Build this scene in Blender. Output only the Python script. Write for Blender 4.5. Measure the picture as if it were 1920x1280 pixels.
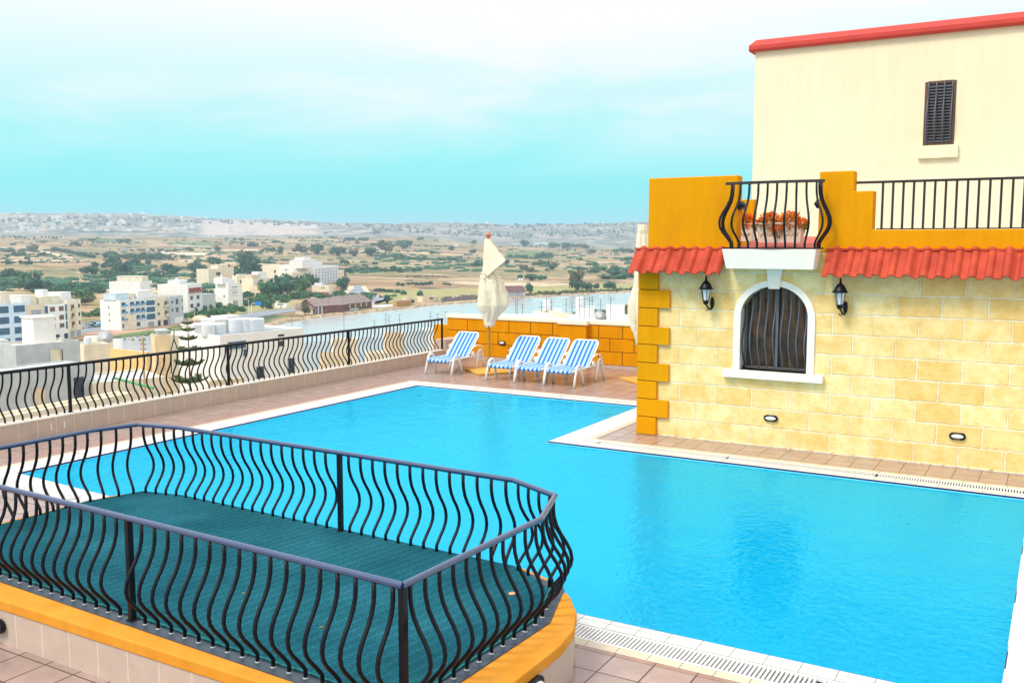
import bpy, bmesh, math, random
from mathutils import Vector, Matrix, noise
from mathutils.geometry import tessellate_polygon
from math import radians as R, sin, cos, pi, hypot, atan2, tan, floor
random.seed(7)
S = bpy.context.scene
for o in list(bpy.data.objects): bpy.data.objects.remove(o)
C = S.collection

# ------------------------------------------------------------ camera, sky, sun, exposure
EYE = 3.2; FOC = 1778.47; PITCH = R(5.945); YAW = R(30.25)
cd = bpy.data.cameras.new('camera'); cam = bpy.data.objects.new('camera', cd); C.objects.link(cam)
cd.sensor_width = 36; cd.lens = FOC/1920*36; cd.clip_start = .1; cd.clip_end = 30000
cam.location = (0, 0, EYE); cam.rotation_euler = (pi/2-PITCH, 0, YAW)
S.camera = cam
SUN_EL, SUN_AZ = R(52), R(205)          # azimuth clockwise from +Y
W = bpy.data.worlds.new('World'); S.world = W; W.use_nodes = True
def nn(nt, t, **k):
    n = nt.nodes.new(t)
    for a, b in k.items(): setattr(n, a, b)
    return n
def ramp(nt, stops, interp='LINEAR'):
    n = nt.nodes.new('ShaderNodeValToRGB'); e = n.color_ramp.elements; n.color_ramp.interpolation = interp
    while len(e) < len(stops): e.new(.5)
    for i, (p, c) in enumerate(stops):
        e[i].position = p; e[i].color = (*c, 1) if len(c) == 3 else c
    return n
def build_world():
    nt = W.node_tree; nt.nodes.clear(); L = nt.links.new
    out = nn(nt, 'ShaderNodeOutputWorld'); bg = nn(nt, 'ShaderNodeBackground'); L(bg.outputs[0], out.inputs[0])
    sky = nn(nt, 'ShaderNodeTexSky', sky_type='NISHITA', sun_disc=False)
    sky.sun_elevation = SUN_EL; sky.sun_rotation = SUN_AZ; sky.altitude = 60
    tc = nn(nt, 'ShaderNodeTexCoord'); sp = nn(nt, 'ShaderNodeSeparateXYZ'); L(tc.outputs['Generated'], sp.inputs[0])
    # overcast veil: clear turquoise low down, milky cloud sheet above
    gr = ramp(nt, [(0, (.04, .58, .60)), (.03, (.05, .60, .61)), (.08, (.13, .63, .62)), (.145, (.40, .64, .63)), (.24, (.70, .68, .68)), (.5, (.88, .91, .93)), (1, (.88, .90, .93))])
    L(sp.outputs[2], gr.inputs[0])
    mp = nn(nt, 'ShaderNodeMapping'); mp.inputs['Scale'].default_value = (1.5, 1.5, 9.0); mp.inputs['Rotation'].default_value = (R(4), R(9), 0); L(tc.outputs['Generated'], mp.inputs[0])
    nz = nn(nt, 'ShaderNodeTexNoise'); nz.inputs['Scale'].default_value = 1.3; nz.inputs['Detail'].default_value = 8; nz.inputs['Roughness'].default_value = .58; nz.inputs['Distortion'].default_value = .5; L(mp.outputs[0], nz.inputs[0])
    cr = ramp(nt, [(.44, (0, 0, 0)), (.60, (1, 1, 1))]); L(nz.outputs[0], cr.inputs[0])
    el = nn(nt, 'ShaderNodeMapRange'); el.inputs[1].default_value = .06; el.inputs[2].default_value = .17; L(sp.outputs[2], el.inputs[0])
    mu = nn(nt, 'ShaderNodeMath', operation='MULTIPLY'); L(cr.outputs[0], mu.inputs[0]); L(el.outputs[0], mu.inputs[1])
    mu2 = nn(nt, 'ShaderNodeMath', operation='MULTIPLY'); L(mu.outputs[0], mu2.inputs[0]); mu2.inputs[1].default_value = .75
    mx = nn(nt, 'ShaderNodeMixRGB'); L(mu2.outputs[0], mx.inputs[0]); L(gr.outputs[0], mx.inputs[1]); mx.inputs[2].default_value = (.72, .67, .68, 1)
    sc = nn(nt, 'ShaderNodeMixRGB', blend_type='MULTIPLY'); sc.inputs[0].default_value = 1; L(sky.outputs[0], sc.inputs[1]); sc.inputs[2].default_value = (.09, .09, .09, 1)
    fin = nn(nt, 'ShaderNodeMixRGB'); fin.inputs[0].default_value = .05; L(mx.outputs[0], fin.inputs[1]); L(sc.outputs[0], fin.inputs[2])
    L(fin.outputs[0], bg.inputs[0]); bg.inputs[1].default_value = 1.0
build_world()
sd = bpy.data.lights.new('sun', 'SUN'); sun = bpy.data.objects.new('sun', sd); C.objects.link(sun)
sd.energy = 1.75; sd.angle = R(17); sd.color = (1, .93, .82)
sv = Vector((sin(SUN_AZ)*cos(SUN_EL), cos(SUN_AZ)*cos(SUN_EL), sin(SUN_EL)))
sun.rotation_euler = sv.to_track_quat('Z', 'Y').to_euler(); sun.location = (0, -5, 30)
S.view_settings.view_transform = 'Standard'; S.view_settings.look = 'None'; S.view_settings.exposure = .66; S.view_settings.gamma = 1
S.render.engine = 'CYCLES'
S.cycles.max_bounces = 7; S.cycles.transparent_max_bounces = 12; S.cycles.volume_bounces = 1

# ------------------------------------------------------------ helpers
FW = Vector((-sin(YAW)*cos(PITCH), cos(YAW)*cos(PITCH), -sin(PITCH))); RT = Vector((cos(YAW), sin(YAW), 0)); UP = RT.cross(FW)
def ray(px, py): return FW + RT*((px-960)/FOC) - UP*((py-640)/FOC)
def zat(py, D, px=960):                       # height seen at image row py, D metres off
    d = ray(px, py); return EYE + d.z/hypot(d.x, d.y)*D
def gp(px, D, z=0, py=500):                   # point D metres off in the bearing of column px
    d = ray(px, py); h = hypot(d.x, d.y); return Vector((d.x/h*D, d.y/h*D, z))

class MB:
    def __init__(s): s.v = []; s.f = []; s.m = []; s.mi = 0
    def add(s, vs, fs):
        b = len(s.v); s.v += [tuple(v) for v in vs]; s.f += [tuple(b+i for i in f) for f in fs]; s.m += [s.mi]*len(fs); return s
    def box(s, x0, x1, y0, y1, z0, z1, M=None):
        vs = [Vector((x, y, z)) for z in (z0, z1) for x, y in ((x0, y0), (x1, y0), (x1, y1), (x0, y1))]
        if M is not None: vs = [M @ v for v in vs]
        return s.add(vs, [(3, 2, 1, 0), (4, 5, 6, 7), (0, 1, 5, 4), (1, 2, 6, 5), (2, 3, 7, 6), (3, 0, 4, 7)])
    def prism(s, poly, z0, z1, M=None):
        n = len(poly); vs = [Vector((x, y, z)) for z in (z0, z1) for x, y in poly]
        if M is not None: vs = [M @ v for v in vs]
        tr = tessellate_polygon([[Vector((x, y, 0)) for x, y in poly]])
        fs = [tuple(t) for t in tr] + [tuple(i+n for i in t) for t in tr]
        return s.add(vs, fs + [(i, (i+1) % n, n+(i+1) % n, n+i) for i in range(n)])
    def tube(s, pts, r, n=8, cap=True, rect=None):
        pts = [Vector(p) for p in pts]; rs = r if isinstance(r, (list, tuple)) else [r]*len(pts); b = []; ref = None
        for i, p in enumerate(pts):
            t = (pts[min(i+1, len(pts)-1)] - pts[max(i-1, 0)]).normalized()
            if ref is None: ref = Vector((0, 0, 1)) if abs(t.z) < .9 else Vector((1, 0, 0))
            u = (ref - t*ref.dot(t)).normalized(); w = t.cross(u); ref = u
            for k in range(n):
                a = 2*pi*(k+.5)/n; b.append(p + u*cos(a)*rs[i] + w*sin(a)*rs[i])
        m = len(pts); fs = [(i*n+k, i*n+(k+1) % n, (i+1)*n+(k+1) % n, (i+1)*n+k) for i in range(m-1) for k in range(n)]
        if cap: fs += [tuple(range(n))[::-1], tuple((m-1)*n+k for k in range(n))]
        return s.add(b, fs)
    def lathe(s, prof, c=(0, 0, 0), n=16, M=None):
        vs = []
        for r, z in prof:
            for k in range(n):
                a = 2*pi*k/n; v = Vector((r*cos(a), r*sin(a), z))
                vs.append((M @ v if M is not None else v) + Vector(c))
        m = len(prof); fs = [(i*n+k, i*n+(k+1) % n, (i+1)*n+(k+1) % n, (i+1)*n+k) for i in range(m-1) for k in range(n)]
        return s.add(vs, fs + [tuple(range(n))[::-1], tuple((m-1)*n+k for k in range(n))])
    def sphere(s, c, r, n=10, M=None):
        prof = [(max(1e-4, cos(a)), sin(a)) for a in [(-.5+i/(n//2+1))*pi for i in range(n//2+2)]]
        rr = Vector(r) if not isinstance(r, (int, float)) else Vector((r, r, r))
        vs = []; m = len(prof)
        for q, z in prof:
            for k in range(n):
                a = 2*pi*k/n; v = Vector((q*cos(a)*rr.x, q*sin(a)*rr.y, z*rr.z)); vs.append((M @ v if M is not None else v)+Vector(c))
        return s.add(vs, [(i*n+k, i*n+(k+1) % n, (i+1)*n+(k+1) % n, (i+1)*n+k) for i in range(m-1) for k in range(n)] + [tuple(range(n))[::-1], tuple((m-1)*n+k for k in range(n))])
    def build(s, name, mat, parent=None, smooth=False, bevel=0, seg=2):
        me = bpy.data.meshes.new(name); me.from_pydata(s.v, [], s.f)
        for m in (mat if isinstance(mat, (list, tuple)) else [mat]): me.materials.append(m)
        if any(s.m): me.polygons.foreach_set('material_index', s.m)
        bm = bmesh.new(); bm.from_mesh(me); bmesh.ops.recalc_face_normals(bm, faces=bm.faces)
        if sum(f.normal.z*f.calc_area() for f in bm.faces) < -.5*sum(f.calc_area() for f in bm.faces): bmesh.ops.reverse_faces(bm, faces=bm.faces)
        bm.to_mesh(me); bm.free()
        if smooth: me.polygons.foreach_set('use_smooth', [True]*len(me.polygons))
        o = bpy.data.objects.new(name, me); C.objects.link(o)
        if smooth == 'auto':
            try: me.set_sharp_from_angle(angle=R(38))
            except Exception: pass
        if bevel:
            b = o.modifiers.new('bevel', 'BEVEL'); b.width = bevel; b.segments = seg; b.limit_method = 'ANGLE'; b.angle_limit = R(40)
        if parent is not None: o.parent = parent
        return o
def tag(o, label=None, cat=None, group=None, kind=None):
    if label: o['label'] = label
    if cat: o['category'] = cat
    if group: o['group'] = group
    if kind: o['kind'] = kind
    return o
def empty(name, loc=(0, 0, 0), rz=0, label=None, cat=None, group=None):
    o = bpy.data.objects.new(name, None); C.objects.link(o); o.location = loc; o.rotation_euler = (0, 0, rz); o.empty_display_size = .2
    return tag(o, label, cat, group)
def copy_tree(o, parent=None):
    c = o.copy(); C.objects.link(c)
    if parent is not None: c.parent = parent
    for ch in [x for x in bpy.data.objects if x.parent == o]: copy_tree(ch, c)
    return c

# ------------------------------------------------------------ materials
def mat(name, col, rough=.6, var=.12, vscale=3, bump=0, bscale=40, spec=.5, metal=0, coat=0, col2=None, detail=5, coord='Object', streak=0):
    m = bpy.data.materials.new(name); m.use_nodes = True; nt = m.node_tree; L = nt.links.new
    p = nt.nodes['Principled BSDF']; p.inputs['Roughness'].default_value = rough; p.inputs['Metallic'].default_value = metal
    p.inputs['Specular IOR Level'].default_value = spec; p.inputs['Coat Weight'].default_value = coat
    tc = nn(nt, 'ShaderNodeTexCoord')
    if var or col2:
        nz = nn(nt, 'ShaderNodeTexNoise'); nz.inputs['Scale'].default_value = vscale; nz.inputs['Detail'].default_value = detail; nz.inputs['Roughness'].default_value = .6
        L(tc.outputs[coord], nz.inputs[0])
        c2 = col2 or tuple(c*(1-var) for c in col); c1 = col if col2 else tuple(min(1, c*(1+var*.6)) for c in col)
        r = ramp(nt, [(.3, c2), (.7, c1)]); L(nz.outputs[0], r.inputs[0]); L(r.outputs[0], p.inputs['Base Color'])
    else: p.inputs['Base Color'].default_value = (*col, 1)
    if streak:                                   # rain streaks and dust, a pattern of its own on the paint
        mp = nn(nt, 'ShaderNodeMapping'); mp.inputs['Scale'].default_value = (5, 5, .55); L(tc.outputs[coord], mp.inputs[0])
        ns = nn(nt, 'ShaderNodeTexNoise'); ns.inputs['Scale'].default_value = 1.2; ns.inputs['Detail'].default_value = 7; ns.inputs['Roughness'].default_value = .65; L(mp.outputs[0], ns.inputs[0])
        rs = ramp(nt, [(.34, (1-streak, 1-streak*1.1, 1-streak*1.2)), (.56, (1, 1, 1))]); L(ns.outputs[0], rs.inputs[0])
        mm = nn(nt, 'ShaderNodeMixRGB', blend_type='MULTIPLY'); mm.inputs[0].default_value = 1; L(r.outputs[0], mm.inputs[1]); L(rs.outputs[0], mm.inputs[2]); L(mm.outputs[0], p.inputs['Base Color'])
    if bump:
        n2 = nn(nt, 'ShaderNodeTexNoise'); n2.inputs['Scale'].default_value = bscale; n2.inputs['Detail'].default_value = 4; L(tc.outputs[coord], n2.inputs[0])
        b = nn(nt, 'ShaderNodeBump'); b.inputs['Strength'].default_value = bump; b.inputs['Distance'].default_value = .02; L(n2.outputs[0], b.inputs['Height']); L(b.outputs[0], p.inputs['Normal'])
    return m
def brickmat(name, c1, c2, mortar, w, h, mort, axes='xy', off=.5, origin=(0, 0), rough=.6, bump=.6, dirt=.25, spec=.5, bias=0, smooth=.1, dscale=6, dcol=None, freq=2, fine=.3):
    m = bpy.data.materials.new(name); m.use_nodes = True; nt = m.node_tree; L = nt.links.new; p = nt.nodes['Principled BSDF']
    p.inputs['Roughness'].default_value = rough; p.inputs['Specular IOR Level'].default_value = spec
    g = nn(nt, 'ShaderNodeNewGeometry'); s = nn(nt, 'ShaderNodeSeparateXYZ'); L(g.outputs['Position'], s.inputs[0])
    cb = nn(nt, 'ShaderNodeCombineXYZ'); i = {'x': 0, 'y': 1, 'z': 2}
    for k in (0, 1):
        a = nn(nt, 'ShaderNodeMath', operation='SUBTRACT'); L(s.outputs[i[axes[k]]], a.inputs[0]); a.inputs[1].default_value = origin[k]; L(a.outputs[0], cb.inputs[k])
    # wobble the joints a little
    nw = nn(nt, 'ShaderNodeTexNoise'); nw.inputs['Scale'].default_value = 9; L(g.outputs['Position'], nw.inputs[0])
    sub = nn(nt, 'ShaderNodeVectorMath', operation='SUBTRACT'); L(nw.outputs['Color'], sub.inputs[0]); sub.inputs[1].default_value = (.5, .5, .5)
    scl = nn(nt, 'ShaderNodeVectorMath', operation='SCALE'); L(sub.outputs[0], scl.inputs[0]); scl.inputs['Scale'].default_value = mort*smooth*6
    ad = nn(nt, 'ShaderNodeVectorMath', operation='ADD'); L(cb.outputs[0], ad.inputs[0]); L(scl.outputs[0], ad.inputs[1])
    br = nn(nt, 'ShaderNodeTexBrick'); br.offset = off; br.offset_frequency = freq; br.squash = 1
    for k, v in (('Scale', 1), ('Brick Width', w), ('Row Height', h), ('Mortar Size', mort), ('Mortar Smooth', smooth), ('Bias', bias)): br.inputs[k].default_value = v
    br.inputs['Color1'].default_value = (*c1, 1); br.inputs['Color2'].default_value = (*c2, 1); br.inputs['Mortar'].default_value = (*mortar, 1)
    L(ad.outputs[0], br.inputs[0])
    nz = nn(nt, 'ShaderNodeTexNoise'); nz.inputs['Scale'].default_value = dscale; nz.inputs['Detail'].default_value = 7; nz.inputs['Roughness'].default_value = .65; L(g.outputs['Position'], nz.inputs[0])
    rr = ramp(nt, [(.35, (1-dirt,)*3), (.7, (1+dirt*.3,)*3)]) if dcol is None else ramp(nt, [(.35, dcol), (.62, (1, 1, 1))]); L(nz.outputs[0], rr.inputs[0])
    mu = nn(nt, 'ShaderNodeMixRGB', blend_type='MULTIPLY'); mu.inputs[0].default_value = 1; L(br.outputs[0], mu.inputs[1]); L(rr.outputs[0], mu.inputs[2]); L(mu.outputs[0], p.inputs['Base Color'])
    b = nn(nt, 'ShaderNodeBump', invert=True); b.inputs['Strength'].default_value = bump; b.inputs['Distance'].default_value = .012; L(br.outputs['Fac'], b.inputs['Height'])
    b2 = nn(nt, 'ShaderNodeBump'); b2.inputs['Strength'].default_value = fine; b2.inputs['Distance'].default_value = .01
    n3 = nn(nt, 'ShaderNodeTexNoise'); n3.inputs['Scale'].default_value = 35; n3.inputs['Detail'].default_value = 5; L(g.outputs['Position'], n3.inputs[0]); L(n3.outputs[0], b2.inputs['Height']); L(b.outputs[0], b2.inputs['Normal']); L(b2.outputs[0], p.inputs['Normal'])
    return m
M = {}
M['white'] = mat('white_render', (.90, .85, .74), .7, .05, 2, .15, 30)
M['whiteplastic'] = mat('white_plastic', (.86, .86, .86), .3, .03)
M['orange'] = mat('orange_paint', (.80, .345, .001), .75, .10, 1.3, .25, 90, .08, col2=(.72, .29, .003), streak=.08)
M['orangewall'] = mat('ochre_paint', (.74, .29, .002), .75, .10, 2.5, .25, 90, .08, streak=.09)
M['rim'] = mat('apricot_paint', (.80, .35, .045), .7, .10, 4, .3, 120, .15, col2=(.74, .29, .02), streak=.10)
M['cream'] = mat('cream_render', (.90, .81, .58), .8, .06, .5, .2, 40, .2, streak=.045)
M['capcream'] = mat('cream_coping', (.90, .82, .66), .6, .05, 3)
M['red'] = mat('red_roof_paint', (.58, .045, .03), .5, .12, 4, .1, 60)
M['tile'] = mat('terracotta_tile', (.60, .088, .042), .6, .18, 4, .35, 60, .2, col2=(.40, .048, .026), detail=8)
M['black'] = mat('black_metal_paint', (.004, .005, .010), .38, .1, 30, .12, 200, .28)
M['rail'] = mat('handrail_paint', (.018, .05, .15), .25, .1, 20, .05, 100, .9, coat=.6)
M['navy'] = mat('navy_tile', (.006, .02, .16), .25, .05)
M['grate'] = mat('grate_plastic', (.82, .82, .80), .4, .05)
M['gratedark'] = mat('drain_channel', (.03, .05, .07), .6, .2)
M['skirt'] = brickmat('tan_wall_tile', (.60, .45, .36), (.57, .43, .35), (.74, .62, .48), .335, 2.0, .007, 'yz', 0, (0, -1), .55, .3, .08, smooth=.1, fine=.2)
M['skirtx'] = brickmat('tan_wall_tile_front', (.58, .46, .38), (.55, .44, .37), (.74, .62, .48), .335, 2.0, .006, 'xz', 0, (-7.04, -1), .55, .3, .08, smooth=.1, fine=.2)
M['deck'] = brickmat('deck_tile', (.44, .325, .285), (.37, .27, .235), (.10, .06, .05), .335, .335, .007, 'xy', 0, (-2.89, 6.55), .2, .4, .2, .5, smooth=.05, dscale=3, fine=.12)
M['border'] = brickmat('brown_border_tile', (.42, .25, .20), (.38, .22, .18), (.12, .07, .06), .335, 5, .006, 'xy', 0, (-2.89, 0), .3, .2, .2, fine=.1, smooth=.05)
M['copewhite'] = brickmat('white_coping_tile', (.75, .75, .71), (.70, .71, .68), (.22, .22, .19), .265, .11, .0035, 'xy', 0, (-2.908, 6.96), .35, .3, .08, fine=.1, smooth=.05)
M['copecream'] = brickmat('cream_coping_tile', (.72, .63, .46), (.67, .59, .43), (.20, .16, .12), .265, 5, .0035, 'xy', 0, (-2.908, 0), .4, .2, .1, fine=.1, smooth=.05)
M['stone'] = brickmat('limestone_blocks', (.95, .79, .42), (.90, .63, .25), (.94, .82, .58), .60, .3035, .016, 'xz', .5, (-5.70, 0), .8, .9, .2, .2, smooth=.35, dscale=5, dcol=(.90, .78, .55), fine=.9)
M['poolfloor'] = brickmat('pool_mosaic', (.06, .83, .93), (.05, .81, .92), (.08, .86, .94), .1, .1, .004, 'xy', 0, (0, 0), .4, .05, .1, fine=.05)
M['poolwall'] = mat('pool_wall_tile', (.07, .70, .90), .4, .08, 3)
M['poolband'] = mat('pool_waterline_tile', (.30, .72, .90), .4, .08, 3)
M['tan'] = mat('beige_render', (.80, .66, .47), .8, .15, .35, .1, 2, .2)
M['tan2'] = mat('pale_limestone', (.87, .78, .60), .8, .18, .5, .1, 2, .2)
M['bwhite'] = mat('bright_white_render', (.93, .92, .89), .8, .06, .3, 0, 1, .2, streak=.10)  # bright white render of the town walls, faintly streaked
M['bgrey'] = mat('grey_concrete', (.56, .60, .61), .85, .16, .5, .1, 3, .2)
M['bblue'] = mat('pale_blue_render', (.66, .78, .86), .8, .1, .3, 0, 1, .2)
M['roofgrey'] = mat('flat_roof_grey', (.38, .42, .44), .9, .2, .5)
M['pane'] = mat('dark_window', (.03, .05, .08), .25, .4, 1)
M['paneblue'] = mat('blue_glass', (.05, .13, .22), .2, .4, .8)
M['bluewood'] = mat('blue_paintwork', (.13, .36, .62), .6, .1)
M['brownwood'] = mat('brown_joinery', (.20, .10, .05), .6, .2)
M['redpaint'] = mat('brick_red_paint', (.36, .09, .06), .7, .2)
M['rust'] = mat('rusty_sheet', (.30, .12, .08), .85, .5, .18, 0, 1, .2, col2=(.12, .09, .10), detail=8)
M['rustroof'] = mat('weathered_roof_sheet', (.38, .31, .28), .9, .4, .5, 0, 1, .1, col2=(.18, .13, .12), detail=9)
M['asphalt'] = mat('asphalt', (.26, .30, .34), .85, .12, .05)
M['dirt'] = mat('bare_earth', (.50, .34, .24), .95, .25, .08, 0, 1, .1, detail=9)
M['dirtpale'] = mat('pale_track', (.70, .58, .42), .95, .15, .05, 0, 1, .1)
M['grass'] = mat('rough_grass', (.09, .17, .07), .95, .4, .12, 0, 1, .1, col2=(.22, .26, .10), detail=9)
M['meadow'] = mat('dry_meadow', (.42, .38, .17), .95, .3, .05, 0, 1, .1, col2=(.30, .30, .13), detail=9)
M['rock'] = mat('shore_rock', (.62, .48, .32), .9, .4, .3, 0, 1, .1, col2=(.25, .20, .14))
M['trunk'] = mat('bark', (.18, .12, .08), .9, .3, 6)
def leafmat(name, a, b, sc=.5):
    m = mat(name, a, .75, 0, sc, 0, 1, .25, col2=b, detail=4, coord='Object'); return m
M['leafdark'] = leafmat('dark_foliage', (.065, .19, .10), (.028, .085, .055))
M['leafmid'] = leafmat('mid_foliage', (.11, .25, .10), (.04, .12, .06))
M['leafolive'] = leafmat('olive_foliage', (.20, .22, .10), (.08, .10, .05))
M['pine'] = leafmat('pine_needles', (.22, .28, .10), (.08, .13, .06), 2)
M['flower'] = leafmat('orange_petals', (.95, .33, .03), (.70, .12, .02), 18)
M['plantgreen'] = leafmat('planter_leaves', (.22, .34, .08), (.10, .18, .05), 14)
M['umbfab'] = mat('cream_canvas', (.82, .73, .56), .85, .06, 3, .12, 150, .2)
M['wood'] = mat('varnished_wood', (.55, .17, .07), .35, .25, 8, coat=.4)
M['pole'] = mat('ochre_wood_pole', (.50, .23, .01), .5, .15, 8)
M['carpet'] = None
M['lampglass'] = mat('frosted_glass', (.75, .74, .72), .15, .15, 10, spec=.8)
M['alu'] = mat('bare_aluminium', (.55, .57, .60), .35, .15, 5, metal=.8)
M['cloth2'] = mat('silver_tank', (.72, .76, .80), .4, .1, 2)

def carpetmat():
    m = bpy.data.materials.new('green_carpet'); m.use_nodes = True; nt = m.node_tree; L = nt.links.new; p = nt.nodes['Principled BSDF']
    p.inputs['Roughness'].default_value = 1; p.inputs['Specular IOR Level'].default_value = .08
    tc = nn(nt, 'ShaderNodeTexCoord')
    n1 = nn(nt, 'ShaderNodeTexNoise'); n1.inputs['Scale'].default_value = 90; n1.inputs['Detail'].default_value = 3; L(tc.outputs['Object'], n1.inputs[0])
    n2 = nn(nt, 'ShaderNodeTexNoise'); n2.inputs['Scale'].default_value = 1.6; n2.inputs['Detail'].default_value = 5; L(tc.outputs['Object'], n2.inputs[0])
    mp = nn(nt, 'ShaderNodeMapping'); mp.inputs['Rotation'].default_value = (0, 0, R(8)); L(tc.outputs['Object'], mp.inputs[0])
    wv = nn(nt, 'ShaderNodeTexWave', bands_direction='X'); wv.inputs['Scale'].default_value = 3.1; wv.inputs['Distortion'].default_value = .6; L(mp.outputs[0], wv.inputs[0])
    r1 = ramp(nt, [(.3, (.004, .055, .075)), (.7, (.018, .145, .185))]); L(n1.outputs[0], r1.inputs[0])
    r2 = ramp(nt, [(.3, (.6, .68, .72)), (.55, (1, 1, 1)), (.72, (1.5, 1.2, 1.25))]); L(n2.outputs[0], r2.inputs[0])
    r3 = ramp(nt, [(.75, (1, 1, 1)), (1, (1.3, 1.28, 1.4))]); L(wv.outputs[0], r3.inputs[0])
    a = nn(nt, 'ShaderNodeMixRGB', blend_type='MULTIPLY'); a.inputs[0].default_value = 1; L(r1.outputs[0], a.inputs[1]); L(r2.outputs[0], a.inputs[2])
    b = nn(nt, 'ShaderNodeMixRGB', blend_type='MULTIPLY'); b.inputs[0].default_value = 1; L(a.outputs[0], b.inputs[1]); L(r3.outputs[0], b.inputs[2]); L(b.outputs[0], p.inputs['Base Color'])
    bp = nn(nt, 'ShaderNodeBump'); bp.inputs['Strength'].default_value = .5; bp.inputs['Distance'].default_value = .01; L(n1.outputs[0], bp.inputs['Height']); L(bp.outputs[0], p.inputs['Normal'])
    return m
M['carpet'] = carpetmat()
def watermat(name, tint, scale, dist, surf=None, rough=0.0, sy=1.0, ior=1.33, gcol=(1, 1, 1), body=None):
    m = bpy.data.materials.new(name); m.use_nodes = True; nt = m.node_tree; nt.nodes.clear(); L = nt.links.new
    out = nn(nt, 'ShaderNodeOutputMaterial'); mix = nn(nt, 'ShaderNodeMixShader'); L(mix.outputs[0], out.inputs[0])
    g = nn(nt, 'ShaderNodeNewGeometry'); mp = nn(nt, 'ShaderNodeMapping'); mp.inputs['Scale'].default_value = (1, sy, 1); mp.inputs['Rotation'].default_value = (0, 0, R(25)); L(g.outputs['Position'], mp.inputs[0])
    n1 = nn(nt, 'ShaderNodeTexNoise'); n1.inputs['Scale'].default_value = scale; n1.inputs['Detail'].default_value = 3; n1.inputs['Distortion'].default_value = .6; L(mp.outputs[0], n1.inputs[0])
    bp = nn(nt, 'ShaderNodeBump'); bp.inputs['Strength'].default_value = 1; bp.inputs['Distance'].default_value = dist; n0 = nn(nt, 'ShaderNodeTexNoise'); n0.inputs['Scale'].default_value = scale*.16; n0.inputs['Detail'].default_value = 2; L(mp.outputs[0], n0.inputs[0])
    ha = nn(nt, 'ShaderNodeMath', operation='MULTIPLY_ADD'); L(n0.outputs[0], ha.inputs[0]); ha.inputs[1].default_value = 1.6; L(n1.outputs[0], ha.inputs[2]); L(ha.outputs[0], bp.inputs['Height'])
    gl = nn(nt, 'ShaderNodeBsdfGlossy'); gl.inputs['Roughness'].default_value = rough; gl.inputs['Color'].default_value = (*gcol, 1); L(bp.outputs[0], gl.inputs['Normal'])
    fr = nn(nt, 'ShaderNodeFresnel'); fr.inputs[0].default_value = ior; L(bp.outputs[0], fr.inputs['Normal']); L(fr.outputs[0], mix.inputs[0])
    if surf: d = nn(nt, 'ShaderNodeBsdfDiffuse'); d.inputs[0].default_value = (*surf, 1)
    else: d = nn(nt, 'ShaderNodeBsdfTransparent'); d.inputs[0].default_value = (*tint, 1)
    if body:
        bd = nn(nt, 'ShaderNodeBsdfDiffuse'); bd.inputs[0].default_value = (*body, 1); m0 = nn(nt, 'ShaderNodeMixShader'); m0.inputs[0].default_value = .72
        L(d.outputs[0], m0.inputs[1]); L(bd.outputs[0], m0.inputs[2]); d = m0
    L(d.outputs[0], mix.inputs[1]); L(gl.outputs[0], mix.inputs[2])
    return m
M['poolwater'] = watermat('pool_water', (.02, .85, .99), 11.0, .009, rough=.03, ior=1.72, gcol=(.22, 1, 1), body=(.001, .47, .87))
M['river'] = watermat('river_water', None, .35, .05, surf=(.44, .47, .48), rough=.18)
# ============================================================ deck and pool
POOL = [(-12.48, 7.77), (-3.5, 7.18), (-.25, 7.18), (-.25, 13.32), (-7.14, 13.32), (-7.14, 17.17), (-12.48, 17.17)]
def offset(poly, d):
    n = len(poly); out = []
    for i in range(n):
        a, b, c = Vector(poly[i-1]), Vector(poly[i]), Vector(poly[(i+1) % n])
        e1 = (b-a).normalized(); e2 = (c-b).normalized(); n1 = Vector((e1.y, -e1.x)); n2 = Vector((e2.y, -e2.x))
        k = (n1+n2).normalized(); out.append(tuple(b + k*(d/max(.3, k.dot(n1)))))
    return out
def ring(name, p0, p1, z, m, lip=0):
    mb = MB(); n = len(p0)
    vs = [(x, y, z) for x, y in p0] + [(x, y, z) for x, y in p1]
    mb.add(vs, [(i, (i+1) % n, n+(i+1) % n, n+i) for i in range(n)])
    o = mb.build(name, m); return o
def sheet_with_hole(outer, hole, z):
    a = [Vector((x, y, 0)) for x, y in outer]; b = [Vector((x, y, 0)) for x, y in hole]
    tr = tessellate_polygon([a, b]); mb = MB(); mb.add([(v.x, v.y, z) for v in a+b], [tuple(t) for t in tr]); return mb
P1 = offset(POOL, .035); P2 = offset(POOL, .225); P3 = offset(POOL, .49); P4 = offset(POOL, .60); P5 = offset(POOL, .655)
dk = sheet_with_hole([(-14.6, -3), (4, -3), (4, 22.3), (-14.6, 22.3)], P5, 0).build('pool_deck', M['deck']); tag(dk, kind='structure')
tag(ring('deck_border', P5, P4, .002, M['border']), kind='structure')
tag(ring('pool_coping', P4, P3, .003, M['copecream']), kind='structure')
tag(ring('pool_coping', P2, P1, .004, M['copewhite']), kind='structure')
tag(ring('pool_lip', P1, POOL, -.010, M['navy']), kind='structure')
w = MB(); n = len(POOL)
def skin(mb, poly, z0, z1):
    b = [(x, y, z0) for x, y in poly] + [(x, y, z1) for x, y in poly]; k = len(poly)
    mb.add(b, [(i, (i+1) % k, k+(i+1) % k, k+i) for i in range(k)])
skin(w, P1, -.012, .004); tag(w.build('pool_edge_tiles', M['navy']), kind='structure')
w = MB(); skin(w, POOL, -.16, -.012); tag(w.build('pool_waterline_tiles', M['poolband']), kind='structure')
w = MB(); skin(w, POOL, -1.15, -.16); tag(w.build('pool_wall', M['poolwall']), kind='structure')
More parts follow.
